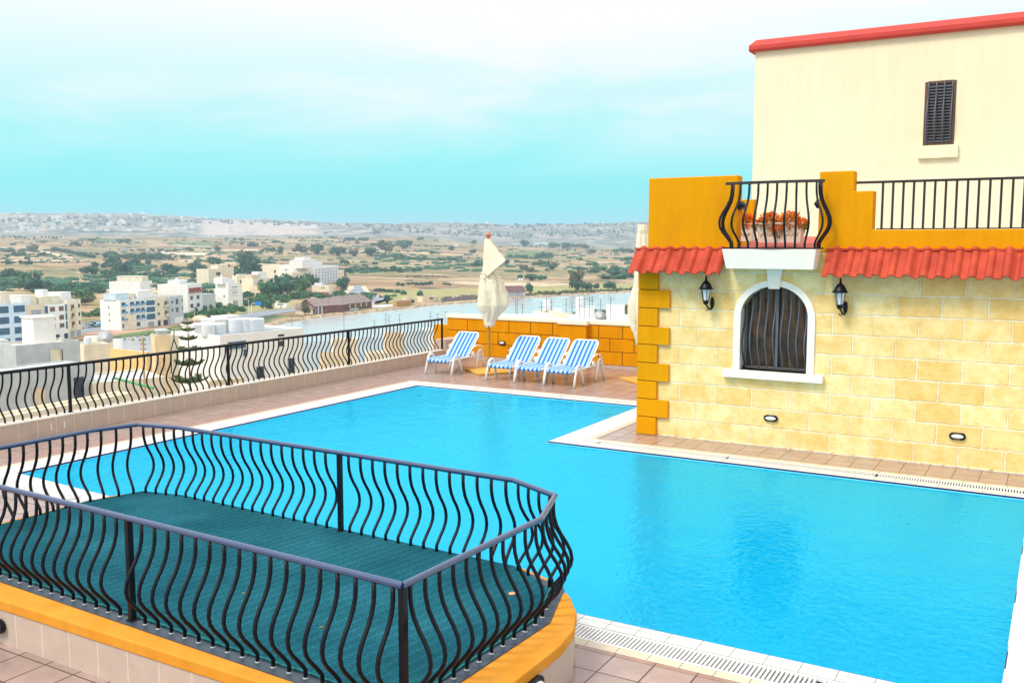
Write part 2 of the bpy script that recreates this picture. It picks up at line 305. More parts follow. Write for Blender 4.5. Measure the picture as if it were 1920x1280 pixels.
w = MB(); w.add([(x, y, -1.15) for x, y in POOL], [tuple(t) for t in tessellate_polygon([[Vector((x, y, 0)) for x, y in POOL]])]); tag(w.build('pool_floor', M['poolfloor']), kind='structure')
w = MB(); w.add([(x, y, -.022) for x, y in POOL], [tuple(t) for t in tessellate_polygon([[Vector((x, y, 0)) for x, y in POOL]])])
pw = w.build('water', M['poolwater']); tag(pw, kind='structure')
# overflow channel with its grate: one grate run along every edge
ch = MB(); k = len(P2); ch.add([(x, y, -.05) for x, y in P2] + [(x, y, -.05) for x, y in P3], [(i, (i+1) % k, k+(i+1) % k, k+i) for i in range(k)])
skin(ch, P2, -.05, .004); skin(ch, P3, -.05, .003); tag(ch.build('overflow_channel', M['gratedark']), kind='structure')
GL = ['white slatted overflow grate along the angled near edge behind the railed platform', 'white slatted overflow grate at the near pool edge in the foreground', 'white slatted grate at the right-hand end of the pool',
      'slatted overflow grate at the foot of the stone wall', 'slatted grate beside the short pool edge near the orange quoins', 'slatted grate in front of the striped loungers', 'pale slatted grate along the pool edge facing the long parapet']
for i in range(7):
    a2, b2, a3, b3 = (Vector(q) for q in (P2[i], P2[(i+1) % 7], P3[i], P3[(i+1) % 7]))
    if i == 2: continue
    g = MB(); e = (b2-a2); Ln = e.length; e.normalize(); nrm = Vector((e.y, -e.x)); wd = .265
    # rails
    for s in (.012, wd-.012):
        q = [a2+nrm*(s-.01), b2+nrm*(s-.01), b2+nrm*(s+.01), a2+nrm*(s+.01)]; g.prism([tuple(v) for v in q], -.02, .0035)
    cnt = int(Ln/.034)
    for j in range(cnt):
        if j % 62 == 61: continue
        c = a2 + e*(j+.5)*Ln/cnt
        q = [c-e*.0085+nrm*.02, c+e*.0085+nrm*.02, c+e*.0085+nrm*(wd-.02), c-e*.0085+nrm*(wd-.02)]; g.prism([tuple(v) for v in q], -.02, .003)
    tag(g.build('drain_grate', M['grate']), GL[i], 'drain grate')
# right hand end of the pool: white coping
w = MB()
for j in range(16):
    y0 = 7.18 + j*.5; w.box(-.245+.01*(j % 3 == 1), 1.4, y0+.006, y0+.494, -.02, .06)
tag(w.build('pool_end_ledge', mat('ledge_stone', (.72, .72, .67), .7, .1, 2, .2, 40), bevel=.006), 'low white stone ledge closing the right-hand end of the pool', 'ledge')

for i in range(7):
    c2, c3 = Vector(P2[i]), Vector(P3[i]); d = (c3-c2)*.46; m_ = (c2+c3)/2; s_ = abs(d.x)+.02; t_ = abs(d.y)+.02
    if i in (0, 3, 4, 5, 6): tag(MB().box(m_.x-.125, m_.x+.125, m_.y-.125, m_.y+.125, -.03, .0025).build('grate_corner', M['grate']), kind='structure')
q = MB(); q.box(-13.5, -13.14, 8.2, 18.2, -.02, .0015); q.box(-13.139, -7.0, 17.84, 18.2, -.02, .0015); tag(q.build('deck_border', M['border']), kind='structure')
# ============================================================ railings
PROF = [(0, 0), (.075, 0), (.11, .018), (.17, .055), (.25, .11), (.32, .142), (.39, .152), (.47, .142), (.56, .108), (.65, .062), (.74, .026), (.83, .006), (.9, 0), (1, 0)]
def bar_mesh(h, r, depth=1.0, prof=PROF, n=6):
    b = MB(); b.tube([(0, -o*depth, t*h) for t, o in prof], r, n); return b
def make_rail(root, path, z0, h, post_at, pitch=.15, r=.0150, railr=.0235, closed=False, collar=None, limit=100, barname='baluster', bm=None, flatten=1, lo=0):
    """bars bow outward (to the right of the path direction)"""
    proto = None; cnt = 0; rest = MB(); segs = [(Vector(path[i]), Vector(path[(i+1) % len(path)])) for i in range(len(path) if closed else len(path)-1)]
    hr = [Vector((*p, z0+h+.018)) for p in path] + ([Vector((*path[0], z0+h+.018))] if closed else [])
    mb = MB()
    for i in range(len(hr)-1):
        a, b = hr[i], hr[i+1]; d = (b-a).normalized(); mb.tube([a-d*.004, b+d*.004], railr, 12)
    o = mb.build('handrail', bm or M['rail'], root, smooth='auto')
    for a, b in segs:
        d = b-a; Ln = d.length; n = max(1, round(Ln/pitch)); d.normalize(); rz = atan2(d.y, d.x)
        for j in range(n):
            c = a + d*(j+.5)*Ln/n
            if any((c-Vector(p)).length < .05 for p in post_at): continue
            cnt += 1
            if proto is None:
                proto = bar_mesh(h, r).build(barname, M['black'], root, smooth=True); o = proto
            else:
                if cnt > limit:
                    mt = Matrix.Translation((c.x, c.y, z0)) @ Matrix.Rotation(rz, 4, 'Z'); rest.tube([mt @ Vector((0, -q*1.0, t*h)) for t, q in PROF], r, 6); continue
                o = proto.copy(); C.objects.link(o); o.parent = root
            o.location = (c.x, c.y, z0); o.rotation_euler = (0, 0, rz)
            if collar and collar(c):
                global COL
                if COL is None:
                    q = MB(); q.lathe([(.019, 0), (.018, .003), (.014, .007), (.012, .007)], n=12); COL = q.build('foot_collar', mat('dull_zinc', (.42, .44, .46), .5, .2, 40), o, smooth='auto'); qq = COL
                else: qq = COL.copy(); C.objects.link(qq); qq.parent = o
                qq.location = (0, 0, 0)
    if rest.v: tag(rest.build('balusters', M['black'], root), kind='stuff')
    for p in post_at:
        q = MB(); q.box(-.02, .02, -.024, .024, 0, h+.01); q.box(-.035, .035, -.035, .035, 0, .012)
        o = q.build('post', M['black'], root, bevel=.003); o.location = (p[0], p[1], z0)
COL = None
# platform
FL = .38
RIM = [(-9.28, 4.26), (-3.2, 4.26), (-3.06, 4.3), (-2.97, 4.42), (-2.955, 5.0), (-2.955, 5.75), (-3.0, 6.05), (-3.12, 6.34), (-3.32, 6.62), (-3.6, 6.86), (-3.95, 7.0), (-4.1, 7.01), (-8.42, 7.165), (-8.99, 7.05), (-9.16, 6.75), (-9.2, 6.5)]
RAIL = [(-9.12, 4.62), (-3.33, 4.41), (-3.27, 6.03), (-3.48, 6.66), (-4.03, 6.93), (-8.4, 7.08), (-8.94, 6.97), (-9.08, 6.5)]
pf = empty('raised_platform', (-6, 5.6, 0), 0, 'raised green-carpeted platform with apricot rim and tan tiled sides beside the pool', 'platform')
def loc(o, root):
    o.location = o.location - root.location if False else o.location; return o
def rel(poly, c=(-6, 5.6)): return [(x-c[0], y-c[1]) for x, y in poly]
q = MB(); q.prism(rel(offset(RIM, -.012)), 0, FL-.10); q.build('tiled_side', M['skirtx'], pf)
q = MB(); q.prism(rel(RIM), FL-.10, FL-.01); q.build('rim', M['rim'], pf, bevel=.012, seg=3)
inner = offset(RAIL, .075)
q = MB(); q.prism(rel([(-9.18, 4.55), (-3.27, 4.335), (-3.2, 6.05), (-3.42, 6.72), (-4.03, 6.98), (-8.42, 7.14), (-8.98, 7.03), (-9.14, 6.5)]), FL-.03, FL); q.build('rail_kerb', mat('slate_paint', (.045, .07, .10), .5, .3, 9), pf, bevel=.003)
CARP = [(-9.06, 4.665), (-3.375, 4.455), (-3.31, 6.02), (-3.51, 6.64), (-4.03, 6.975), (-8.42, 7.13), (-8.97, 7.02), (-9.12, 6.5)]
q = MB(); q.prism(rel(CARP), FL-.02, FL+.006); q.build('carpet', M['carpet'], pf)
q = MB()
ed = CARP
for i in (0, 1, 2, 7):
    a, b = Vector(ed[i]), Vector(ed[(i+1) % len(ed)]); nn_ = max(2, int((b-a).length/.2)); pts = []
    for j in range(nn_+1):
        p = a.lerp(b, j/nn_); pts.append((p.x+6+random.uniform(-.004, .004), p.y-5.6+random.uniform(-.006, .006), FL+.008+random.uniform(0, .005)))
    q.tube(pts, .006, 5)
q.build('carpet_edge', mat('turquoise_piping', (.01, .24, .22), .8, .3, 20), pf)
q = MB(); q.sphere((0, 0, 0), (.03, .035, .008), 12); o = q.build('dry_leaf', mat('dry_leaf', (.75, .35, .2), .7, .2, 30)); o.location = (-3.72, 6.38, FL+.014); tag(o, 'small dry orange leaf on the green carpet near the far rounded corner', 'leaf')
rl = random.Random(6)
for k, (x, y, lb) in enumerate([(-5.6, 5.3, 'tiny brown twig scrap on the green carpet near the middle'), (-6.9, 6.2, 'tiny pale leaf scrap on the green carpet near its far side'), (-4.6, 5.1, 'tiny dry leaf on the green carpet toward the near corner')]):
    q = MB(); q.sphere((0, 0, 0), (.022, .010, .004), 8); o = q.build('leaf_scrap', mat('leaf_scrap', [(.25, .18, .08), (.7, .62, .45), (.30, .20, .08)][k], .8, .2, 30)); o.location = (x, y, FL+.011); o.rotation_euler.z = rl.uniform(0, 3); tag(o, lb, 'leaf')
pr_ = empty('platform_railing', (0, 0, 0), 0, 'black bellied iron railing with glossy handrail around the green platform', 'railing')
make_rail(pr_, RAIL, FL, .765, [(-5.93, 4.504), (-6.03, 7.0), (-3.335, 4.42)], closed=True, collar=lambda c: c.y < 4.7 or c.x > -3.4, limit=100)
# terrace parapet and its railing
tp = empty('parapet_wall', (-14.7, 8, 0), 0, 'long low tan tiled parapet wall with white coping on the left edge of the terrace', 'wall')
q = MB(); q.box(-.22, .17, -12, 13.4, -3, .285); q.build('wall_body', M['skirt'], tp)
q = MB()
for j in range(84):
    q.box(.02+random.uniform(-.004, .004), .185, -12+j*.3+.012, -12+j*.3+.288, .285, .312)
q.build('coping', M['white'], tp, bevel=.004)
q = MB(); q.box(-.22, .175, 13.4, 14.15, -3, .56); q.build('end_block', M['skirt'], tp, bevel=.005)
for yy in (9.62, 9.86):
    q = MB(); q.box(.171, .175, yy-.01-8, yy+.01-8, .08, .2); q.build('overflow_slot', M['white'], tp)
tr_ = empty('terrace_railing', (-14.62, 8, .31), 0, 'long black bellied iron railing along the terrace edge above the valley', 'railing')
make_rail(tr_, [(0, 13.32), (0, -1.0)], 0, .80, [(0, 2.05), (0, 5.62), (0, 9.38), (0, 13.28)], closed=False, bm=M['black'], railr=.028, r=.0155)
# ============================================================ ochre wall with coping
ow = empty('ochre_wall', (-11, 22.2, 0), 0, 'ochre block wall with cream coping behind the striped loungers', 'wall')
q = MB(); q.box(-4.08, 6, .02, .30, -3, 1.085); q.build('wall_body', mat('dark_joint', (.13, .05, .01), .8, .1), ow)
q = MB()
for r_ in range(3):
    z0 = .065+r_*.343; x = -4.07 - (.33 if r_ % 2 == 0 else 0.02); W_ = .672
    x = -4.08 - (.0 if r_ == 1 else .0)
    first = .34 if r_ == 1 else .69
    xs = [x, x+first]
    while xs[-1] < 5.9: xs.append(xs[-1]+.672)
    for a, b in zip(xs, xs[1:]): q.box(a+.009, b-.009, 0, .04, z0+.008, z0+.335)
q.build('block_facing', M['orangewall'], ow, bevel=.006)
q = MB(); q.box(-4.08, 6, .005, .03, 0, .064); q.build('skirting', M['capcream'] if False else mat('tan_skirting', (.55, .42, .34), .5, .1), ow)
q = MB(); q.box(-4.12, 6, -.03, .36, 1.092, 1.19); q.build('coping', M['capcream'], ow, bevel=.01)
q = MB(); q.box(-.42, .36, -.16, .0, 0.0, 1.075); q.build('pilaster', M['orangewall'], ow, bevel=.008)
q = MB(); q.box(-.46, .40, -.20, -.031, 1.078, 1.185); q.build('pilaster_cap', M['capcream'], ow, bevel=.01)
q = MB(); q.box(-4.6, -4.081, .1, .4, -.5, .86); q.build('corner_block', M['orangewall'], ow, bevel=.01)

# ============================================================ poolside house
WY = 14.72
hs = empty('poolside_house', (-6.1, WY, 0), 0, 'low honey limestone house with ochre quoins and red tile eaves beside the pool', 'house')
def hx(x): return x+6.1
def hy(y): return y-WY
def arch(cx, hw, zb, zs, rise, n=20):
    return [(cx-hw, zb)] + [(cx-hw*cos(pi*i/n), zs+rise*sin(pi*i/n)**1.0) for i in range(n+1)] + [(cx+hw, zb)]
OP = arch(-3.88, .52, 1.20, 2.06, .47)
def front(outer, hole, y0, y1, name, m, parent, bevel=0):
    a = [Vector((x, z, 0)) for x, z in outer]; b = [Vector((x, z, 0)) for x, z in hole] if hole else []
    tr = tessellate_polygon([a, b] if hole else [a]); mb = MB(); vs = a+b; n = len(vs)
    mb.add([(hx(v.x), hy(y0), v.y) for v in vs] + [(hx(v.x), hy(y1), v.y) for v in vs], [tuple(t) for t in tr] + [tuple(i+n for i in t)[::-1] for t in tr])
    for st, ln in ((0, len(a)), (len(a), len(b))):
        if ln: mb.f += [(st+i, st+(i+1) % ln, n+st+(i+1) % ln, n+st+i) for i in range(ln)]; mb.m += [0]*ln
    return mb.build(name, m, parent, bevel=bevel)
front([(-6.1, 0), (4, 0), (4, 3.051), (-6.1, 3.051)], OP, WY, WY+.3, 'stone_wall', M['stone'], hs)
q = MB(); q.box(hx(-6.1), hx(4), .305, 7.9, -3, 3.05); q.build('house_body', M['tan2'], hs)
q = MB()
for i in range(30):
    x = -5.70+i*.31; q.box(hx(x), hx(x+random.uniform(.2, .33)), -random.uniform(.012, .03), .004, 0, random.uniform(.012, .03))
q.build('mortar_fillet', mat('mortar', (.80, .70, .55), .9, .2, 12), hs, bevel=.004)
for i in range(9):
    q = MB(); x1 = -5.78 if i % 2 == 0 else -5.575
    q.box(hx(-6.13), hx(x1), -.055, .2, i*.3035+.006, (i+1)*.3035-.006); q.build('quoin', M['orange'], hs, bevel=.008)
q = MB(); q.box(hx(-6.125), hx(-5.80), -.03, .2, 0, 2.73); q.build('quoin_joint', mat('dark_quoin_joint', (.12, .05, .01), .9, 0), hs)  # dark brown backing that shows in the gaps between quoins
# window
wn = MB()
outer = arch(-3.88, .628, 1.20, 2.04, .585); inner = OP
a = [(hx(x), z) for x, z in outer]; b = [(hx(x), z) for x, z in inner]; n = len(a)
vs = [(x, -.03, z) for x, z in a] + [(x, -.03, z) for x, z in b] + [(x, .0, z) for x, z in a] + [(x, .26, z) for x, z in b]
fs = []
for i in range(n-1): fs += [(i, i+1, n+i+1, n+i), (i, i+1, 2*n+i+1, 2*n+i), (n+i, n+i+1, 3*n+i+1, 3*n+i)]
wn.add(vs, fs); win = wn.build('arched_window', M['white'], hs, smooth=False)
q = MB(); q.box(hx(-4.66), hx(-3.10), -.10, .25, 1.075, 1.20); q.build('sill', M['white'], win, bevel=.012)
q = MB(); q.add([(hx(x), y, z) for y in (-.065, -.01) for x, z in ((-3.965, 2.49), (-3.80, 2.49), (-3.76, 2.79), (-4.0, 2.79))], [(0, 1, 2, 3), (4, 5, 6, 7), (0, 1, 5, 4), (1, 2, 6, 5), (2, 3, 7, 6), (3, 0, 4, 7)]); q.build('keystone', M['white'], win, bevel=.006)
gm = mat('dark_curtain_glass', (.10, .055, .03), .12, .5, 5, spec=.9, col2=(.012, .01, .012), detail=8)
q = MB(); q.box(hx(-4.42), hx(-3.34), .24, .26, 1.19, 2.55); q.build('glass', gm, win)
q = MB(); q.box(hx(-4.40), hx(-4.355), .19, .235, 1.20, 2.5); q.box(hx(-4.40), hx(-3.36), .19, .235, 1.20, 1.245); q.box(hx(-3.405), hx(-3.36), .19, .235, 1.245, 2.5); q.box(hx(-3.90), hx(-3.86), .19, .235, 1.245, 2.52); q.build('sash', mat('weathered_sash', (.16, .16, .17), .5, .2), win, bevel=.003)
for i in range(9):
    x = -4.36+i*.12; u = (x+3.88)/.52
    if abs(u) > .99: continue
    zt_ = 2.06+.47*math.sqrt(max(0, 1-u*u)); hb = zt_-1.22
    q = MB(); q.tube([(hx(x), .10-o*1.0, 1.22+t*hb) for t, o in PROF], .0105, 6); q.build('window_bar', M['black'] if i == 0 else mat('grille_paint', (.10, .13, .17), .35, .2, 20), win, smooth=True)
q = MB(); q.tube([(hx(-4.4), .10, 1.235), (hx(-3.36), .10, 1.235)], .012, 6); q.build('bottom_rail', M['black'], win)
# white balcony slab + iron balcony front
bal = MB(); bal.add([(hx(x), hy(y), z) for x, y, z in ((-4.56, 14.40, 2.80), (-3.24, 14.40, 2.80), (-3.24, 14.71, 2.80), (-4.56, 14.71, 2.80), (-4.62, 14.36, 3.10), (-3.20, 14.36, 3.10), (-3.20, 14.71, 3.10), (-4.62, 14.71, 3.10))], [(0, 1, 2, 3), (4, 5, 6, 7), (0, 1, 5, 4), (1, 2, 6, 5), (2, 3, 7, 6), (3, 0, 4, 7)])
bal = bal.build('balcony', M['white'], hs, bevel=.006)
def bp_(s):                                    # plan of the railing front, gently curved
    x = -4.50+s*1.27; return x, 14.41-.05*sin(pi*s)
q = MB(); q.tube([(hx(bp_(-.08)[0]), hy(14.46), 4.10)] + [(hx(bp_(i/10)[0]), hy(bp_(i/10)[1]), 4.10) for i in range(11)] + [(hx(bp_(1.08)[0]), hy(14.46), 4.10)], .030, 4); q.build('handrail', mat('bronze_black_paint', (.035, .028, .03), .3, .2, 30), bal)
q = MB(); q.tube([(hx(bp_(i/10)[0]), hy(bp_(i/10)[1]), 3.115) for i in range(-1, 12)], .016, 4); q.build('bottom_rail', M['black'], bal)
pts = [(bp_(i/9), 0) for i in range(10)]
bars = [(bp_((i)/9.0)[0], bp_(i/9.0)[1], 0) for i in range(10)] + [(-4.52, 14.50, -1), (-4.53, 14.60, -1), (-3.21, 14.50, 1), (-3.20, 14.60, 1)]
for x, y, sd_ in bars:
    q = MB(); pp = []
    for t, o in PROF:
        if sd_ == 0:
            kx = (x+3.865)/.635; pp.append((hx(x+o*.9*kx*abs(kx)), hy(y-o*1.0), 3.12+t*.97))
        else: pp.append((hx(x+o*sd_*1.0), hy(y), 3.12+t*.97))
    q.tube(pp, .0175, 6); q.build('baluster', M['black'], bal, smooth=True)
# ochre parapet
q = MB(); q.box(hx(-5.99), hx(-4.50), 0, .24, 3.052, 4.245); q.build('parapet_block', M['orange'], hs, bevel=.015)
pg = [(-3.26, 3.052), (4, 3.052), (4, 3.385), (-2.485, 3.385), (-2.485, 3.95), (-2.765, 3.95), (-2.765, 4.25), (-3.26, 4.25)]
front(pg, None, WY, WY+.24, 'stepped_parapet', M['orange'], hs, bevel=.015)
q = MB(); q.box(hx(-6.08), hx(4), .25, 8, 3.052, 3.10); q.build('roof_terrace', M['roofgrey'], hs)
q = MB(); q.add([(hx(-4.498), .02, 3.101), (hx(-3.262), .02, 3.101), (hx(-3.262), 1.4, 3.30), (hx(-4.498), 1.4, 3.30), (hx(-4.498), 1.4, 3.0), (hx(-3.262), 1.4, 3.0)], [(0, 1, 2, 3), (3, 2, 5, 4), (0, 3, 4), (1, 5, 2), (0, 4, 5, 1)]); q.build('red_ramp', mat('red_floor_paint', (.62, .10, .08), .6, .12, 6), hs)
# tiled eaves
def eaves(x0, x1, name='tile_eaves'):
    per = .207; n = max(1, round((x1-x0)/per)); per = (x1-x0)/n; mb = MB(); cols = []; y0, z0, y1, z1 = -.33, 2.705, -.012, 3.10
    sl = Vector((0, y1-y0, z1-z0)).normalized(); nrm = Vector((0, -sl.z, sl.y))
    prof = []
    for i in range(n):
        xa = x0+i*per
        for t, hgt in ((0, .012), (.18, 0), (.40, .006), (.42, .026), (.47, .050), (.56, .070), (.68, .077), (.80, .070), (.90, .048), (.97, .020)): prof.append((xa+t*per, hgt))
    prof.append((x1, .012)); K = len(prof); L_ = Vector((0, y1-y0, z1-z0)).length
    rows = []
    for s in (0, .33, .66, 1.0):
        for lay in (0,):
            rows.append([Vector((hx(x+(s*.018)), y0+.010*sin(floor((x-x0)/per)*7.3), z0+.007*sin(floor((x-x0)/per)*4.1))) + sl*(s*L_) + nrm*(h_*(1-.14*s)) for x, h_ in prof])
    vs = [v for r_ in rows for v in r_]; mb.add(vs, [(j*K+i, j*K+i+1, (j+1)*K+i+1, (j+1)*K+i) for j in range(len(rows)-1) for i in range(K-1)])
    # thickness at the eave and ends
    low = [v-nrm*.018 for v in rows[0]]; mb.add(rows[0]+low, [(i, i+1, K+i+1, K+i) for i in range(K-1)])
    under = [v-nrm*.018 for v in rows[-1]]; mb.add(low+under, [(i, i+1, K+i+1, K+i) for i in range(K-1)])
    a, b = rows[0][0], rows[-1][0]; mb.add([a, b, b-nrm*.06, a-nrm*.03], [(0, 1, 2, 3)])
    a, b = rows[0][-1], rows[-1][-1]; mb.add([a, b, b-nrm*.06, a-nrm*.03], [(0, 1, 2, 3)])
    o = mb.build(name, M['tile'], hs, smooth='auto')
    # ridge fillet and cap ends
    q = MB(); q.box(hx(x0), hx(x1), -.05, -.001, 3.085, 3.115)
    for i in range(n):
        cx = x0+(i+.68)*per+.012; q.tube([Vector((hx(cx), y1, z1))-sl*.05+nrm*.02, Vector((hx(cx), y1, z1))+nrm*.02], [.062, .058], 10)
    q.build('tile_ridge', M['tile'], o, smooth='auto')
    q = MB()
    for i in range(n): q.sphere((hx(x0+(i+.28)*per), y1-.03, z1-.018+.012), .008, 6)
    q.build('tile_screws', M['whiteplastic'], o)
    return o
eaves(-6.20, -4.66); eaves(-3.12, 1.02+.0)
# iron rail on low parapet
rr_ = empty('roof_terrace_railing', (-2.75, WY+.12, 3.38), 0, 'straight black iron railing on the low ochre parapet above the tile eaves', 'railing')
q = MB(); q.tube([(0, 0, .70), (6.6, 0, .70)], .020, 8); q.build('handrail', mat('brown_black_paint', (.03, .016, .018), .35, .1, 20), rr_)
q = MB(); q.tube([(.3, 0, .018), (6.6, 0, .018)], .012, 4); q.build('bottom_rail', M['black'], rr_)
pb = None
for i in range(43):
    x = .372+i*.1405
    if pb is None: q = MB(); q.box(-.016, .016, -.008, .008, 0.02, .69); pb = q.build('baluster', mat('brown_black_bar', (.03, .016, .018), .35, .1, 20), rr_); o = pb
    else: o = pb.copy(); C.objects.link(o)
    o.parent = rr_; o.location = (x, 0, 0)
# ============================================================ tall cream building
TB = 19.0
tb = empty('tall_cream_building', (-5.52, TB, 3), 0, 'tall pale cream rendered building with a red cornice rising behind the house', 'building')
q = MB(); q.box(0, 9, 0, 9, -6, 3.98)
q.build('wall', M['cream'], tb)
q = MB(); pf_ = [(-.09, 3.93), (-.11, 3.97), (-.11, 4.05), (.02, 4.165), (.3, 4.17), (.3, 3.93)]
n = len(pf_); xs = (-.11, 9.1)
q.add([(x + (0.11 if (i == 3 or i == 4) and x < 0 else 0), y, z) for x in xs for i, (y, z) in enumerate(pf_)], [(i, (i+1) % n, n+(i+1) % n, n+i) for i in range(n)] + [tuple(range(n)), tuple(range(n, 2*n))])
q.build('cornice', M['red'], tb, bevel=.012)
q = MB(); q.box(-.11, .15, .31, 9, 3.93, 4.165); q.build('side_cornice', M['red'], tb, bevel=.012)
fr = MB(); x0, x1, z0, z1 = 3.14, 3.64, 1.96, 3.09
fr.box(x0-.01, x0+.035, -.012, .02, z0, z1); fr.box(x1-.035, x1+.01, -.012, .02, z0, z1); fr.box(x0+.036, x1-.036, -.012, .02, z1-.035, z1+.01); fr.box(x0+.036, x1-.036, -.012, .02, z0, z0+.04)
sw = fr.build('shuttered_window', mat('brown_frame', (.14, .07, .05), .5, .2, 8), tb, bevel=.003)
q = MB(); q.box(x0+.03, x1-.03, -.005, .01, z0+.03, z1-.03); q.build('shutter_back', mat('shutter_dark', (.01, .01, .012), .6, 0), sw)
q = MB()
for i in range(19):
    z = z0+.065+i*.054; q.add([(x, y, zz) for x in (x0+.04, x1-.04) for y, zz in ((-.030, z-.012), (-.026, z-.016), (-.006, z+.012), (-.010, z+.016))], [(0, 1, 5, 4), (1, 2, 6, 5), (2, 3, 7, 6), (3, 0, 4, 7)])
q.build('louvres', mat('louvre_paint', (.06, .065, .07), .4, .2, 10), sw)
for i in range(4):
    x = x0+.05+i*(x1-x0-.10)/3; q = MB(); q.tube([(x, -.02-o*.8, z0+.0+t*(z1-z0)) for t, o in PROF], .015, 6); q.build('window_bar', mat('bar_grey', (.09, .10, .14), .35, .2, 20), sw, smooth=True)
q = MB(); q.box(3.06, 3.73, -.07, 0, 1.72, 1.95); q.build('sill', M['cream'], sw, bevel=.01)
# small ochre pier and black gate seen through the balcony gap
q = MB(); q.box(-.2, .08, -.1, .1, 0, .86); o = q.build('ochre_pier', M['orange'], bevel=.01); o.location = (-4.92, 16.9, 3.1); tag(o, 'narrow ochre pier glimpsed behind the left end of the balcony', 'pier')
q = MB(); q.box(-.32, -.28, -.02, .02, 0, .75); q.box(-.06, 0.0, -.02, .02, 0, .75); q.box(-.28, -.06, -.02, .02, .70, .75); q.box(-.28, -.06, -.02, .02, .05, .09); q.tube([(-.28, 0, .05), (-.06, 0, .7)], .012, 6)
o = q.build('iron_gate', M['black']); o.location = (-4.93, 16.4, 3.1); tag(o, 'small black iron gate glimpsed beside the ochre pier', 'gate')
# ============================================================ lanterns, bulkhead lights
def lantern(x, label):
    r = empty('wall_lantern', (x, WY, 2.14), 0, label, 'lantern', 'lanterns either side of the arched window')
    q = MB(); q.lathe([(.001, -.055), (.02, -.05), (.045, -.01), (.05, .05), (.035, .10), (.001, .12)], n=12, M=Matrix.Rotation(pi/2, 4, 'X') @ Matrix.Identity(4)); 
    q = MB(); q.sphere((.05, -.012, .10), (.035, .022, .095), 12); q.tube([(.05, -.02, .04), (.05, -.08, .0), (.035, -.14, .02), (.01, -.17, .07), (0, -.18, .12)], [.016, .016, .014, .014, .02], 8); q.tube([(.03, -.1, .0), (.0, -.12, -.02), (-.02, -.12, .01)], .008, 6)
    q.build('bracket', M['black'], r, smooth='auto')
    c = (0, -.18, 0); q = MB(); q.lathe([(.025, .08), (.045, .10), (.045, .13), (.052, .135), (.052, .15)], c, 6); q.build('base_cup', M['black'], r)
    q = MB(); q.lathe([(.043, .15), (.078, .335)], c, 6); q.build('glass', M['lampglass'], r)
    q = MB()
    for k in range(6):
        a = 2*pi*k/6; q.tube([(c[0]+.046*cos(a), c[1]+.046*sin(a), .15), (c[0]+.082*cos(a), c[1]+.082*sin(a), .335)], .006, 4)
    q.build('cage', M['black'], r)
    q = MB(); q.lathe([(.115, .325), (.118, .335), (.10, .352), (.085, .385), (.065, .42), (.045, .44), (.05, .446), (.03, .456), (.016, .47), (.022, .485), (.012, .50), (.018, .515), (.006, .54)], c, 12); q.build('cap', M['black'], r, smooth='auto')
lantern(-4.92, 'black coach lantern on the limestone left of the arched window')
lantern(-2.87, 'black coach lantern on the limestone right of the arched window')
def bulkhead(loc_, rz, label, cat='wall light', s=1.0, dark=False):
    r = empty('bulkhead_light', loc_, rz, label, cat)
    def stad(w, h, n=8): return [(w*cos(a)+(.055*s if cos(a) >= 0 else -.055*s), h*sin(a)) for a in [2*pi*(i+.5)/(2*n) for i in range(2*n)]]
    Mx = Matrix.Rotation(pi/2, 4, 'X')
    q = MB(); q.prism(stad(.055*s, .052*s), 0, .035*s, Mx); q.build('housing', M['black'], r, bevel=.008)
    q = MB(); q.sphere((0, -.035*s, 0), (.085*s, .035*s, .033*s), 14); q.build('lens', M['black'] if dark else M['lampglass'], r, smooth=True)
    return r
bulkhead((-3.88, WY-.002, .465), 0, 'oval black bulkhead light low on the limestone below the arched window')
bulkhead((-1.22, WY-.002, .455), 0, 'oval black bulkhead light low on the limestone at the right')
bulkhead((-13.25, 22.195, .47), 0, 'oval bulkhead light on the ochre wall beside the umbrella pole')
bulkhead((-7.29, 4.268, .15), 0, 'oval black bulkhead light on the tiled platform side at the left', s=1.15)
bulkhead((-2.962, 5.33, .235), R(90), 'round-lensed bulkhead light on the tiled platform side at the front', s=1.15)
bulkhead((-4.50, WY+.13, 3.78), R(90), 'black bulkhead light on the ochre block left of the balcony', s=1.3, dark=True)
bulkhead((-3.262, WY+.13, 3.78), R(-90), 'black bulkhead light on the stepped ochre parapet right of the balcony', s=1.3, dark=True)
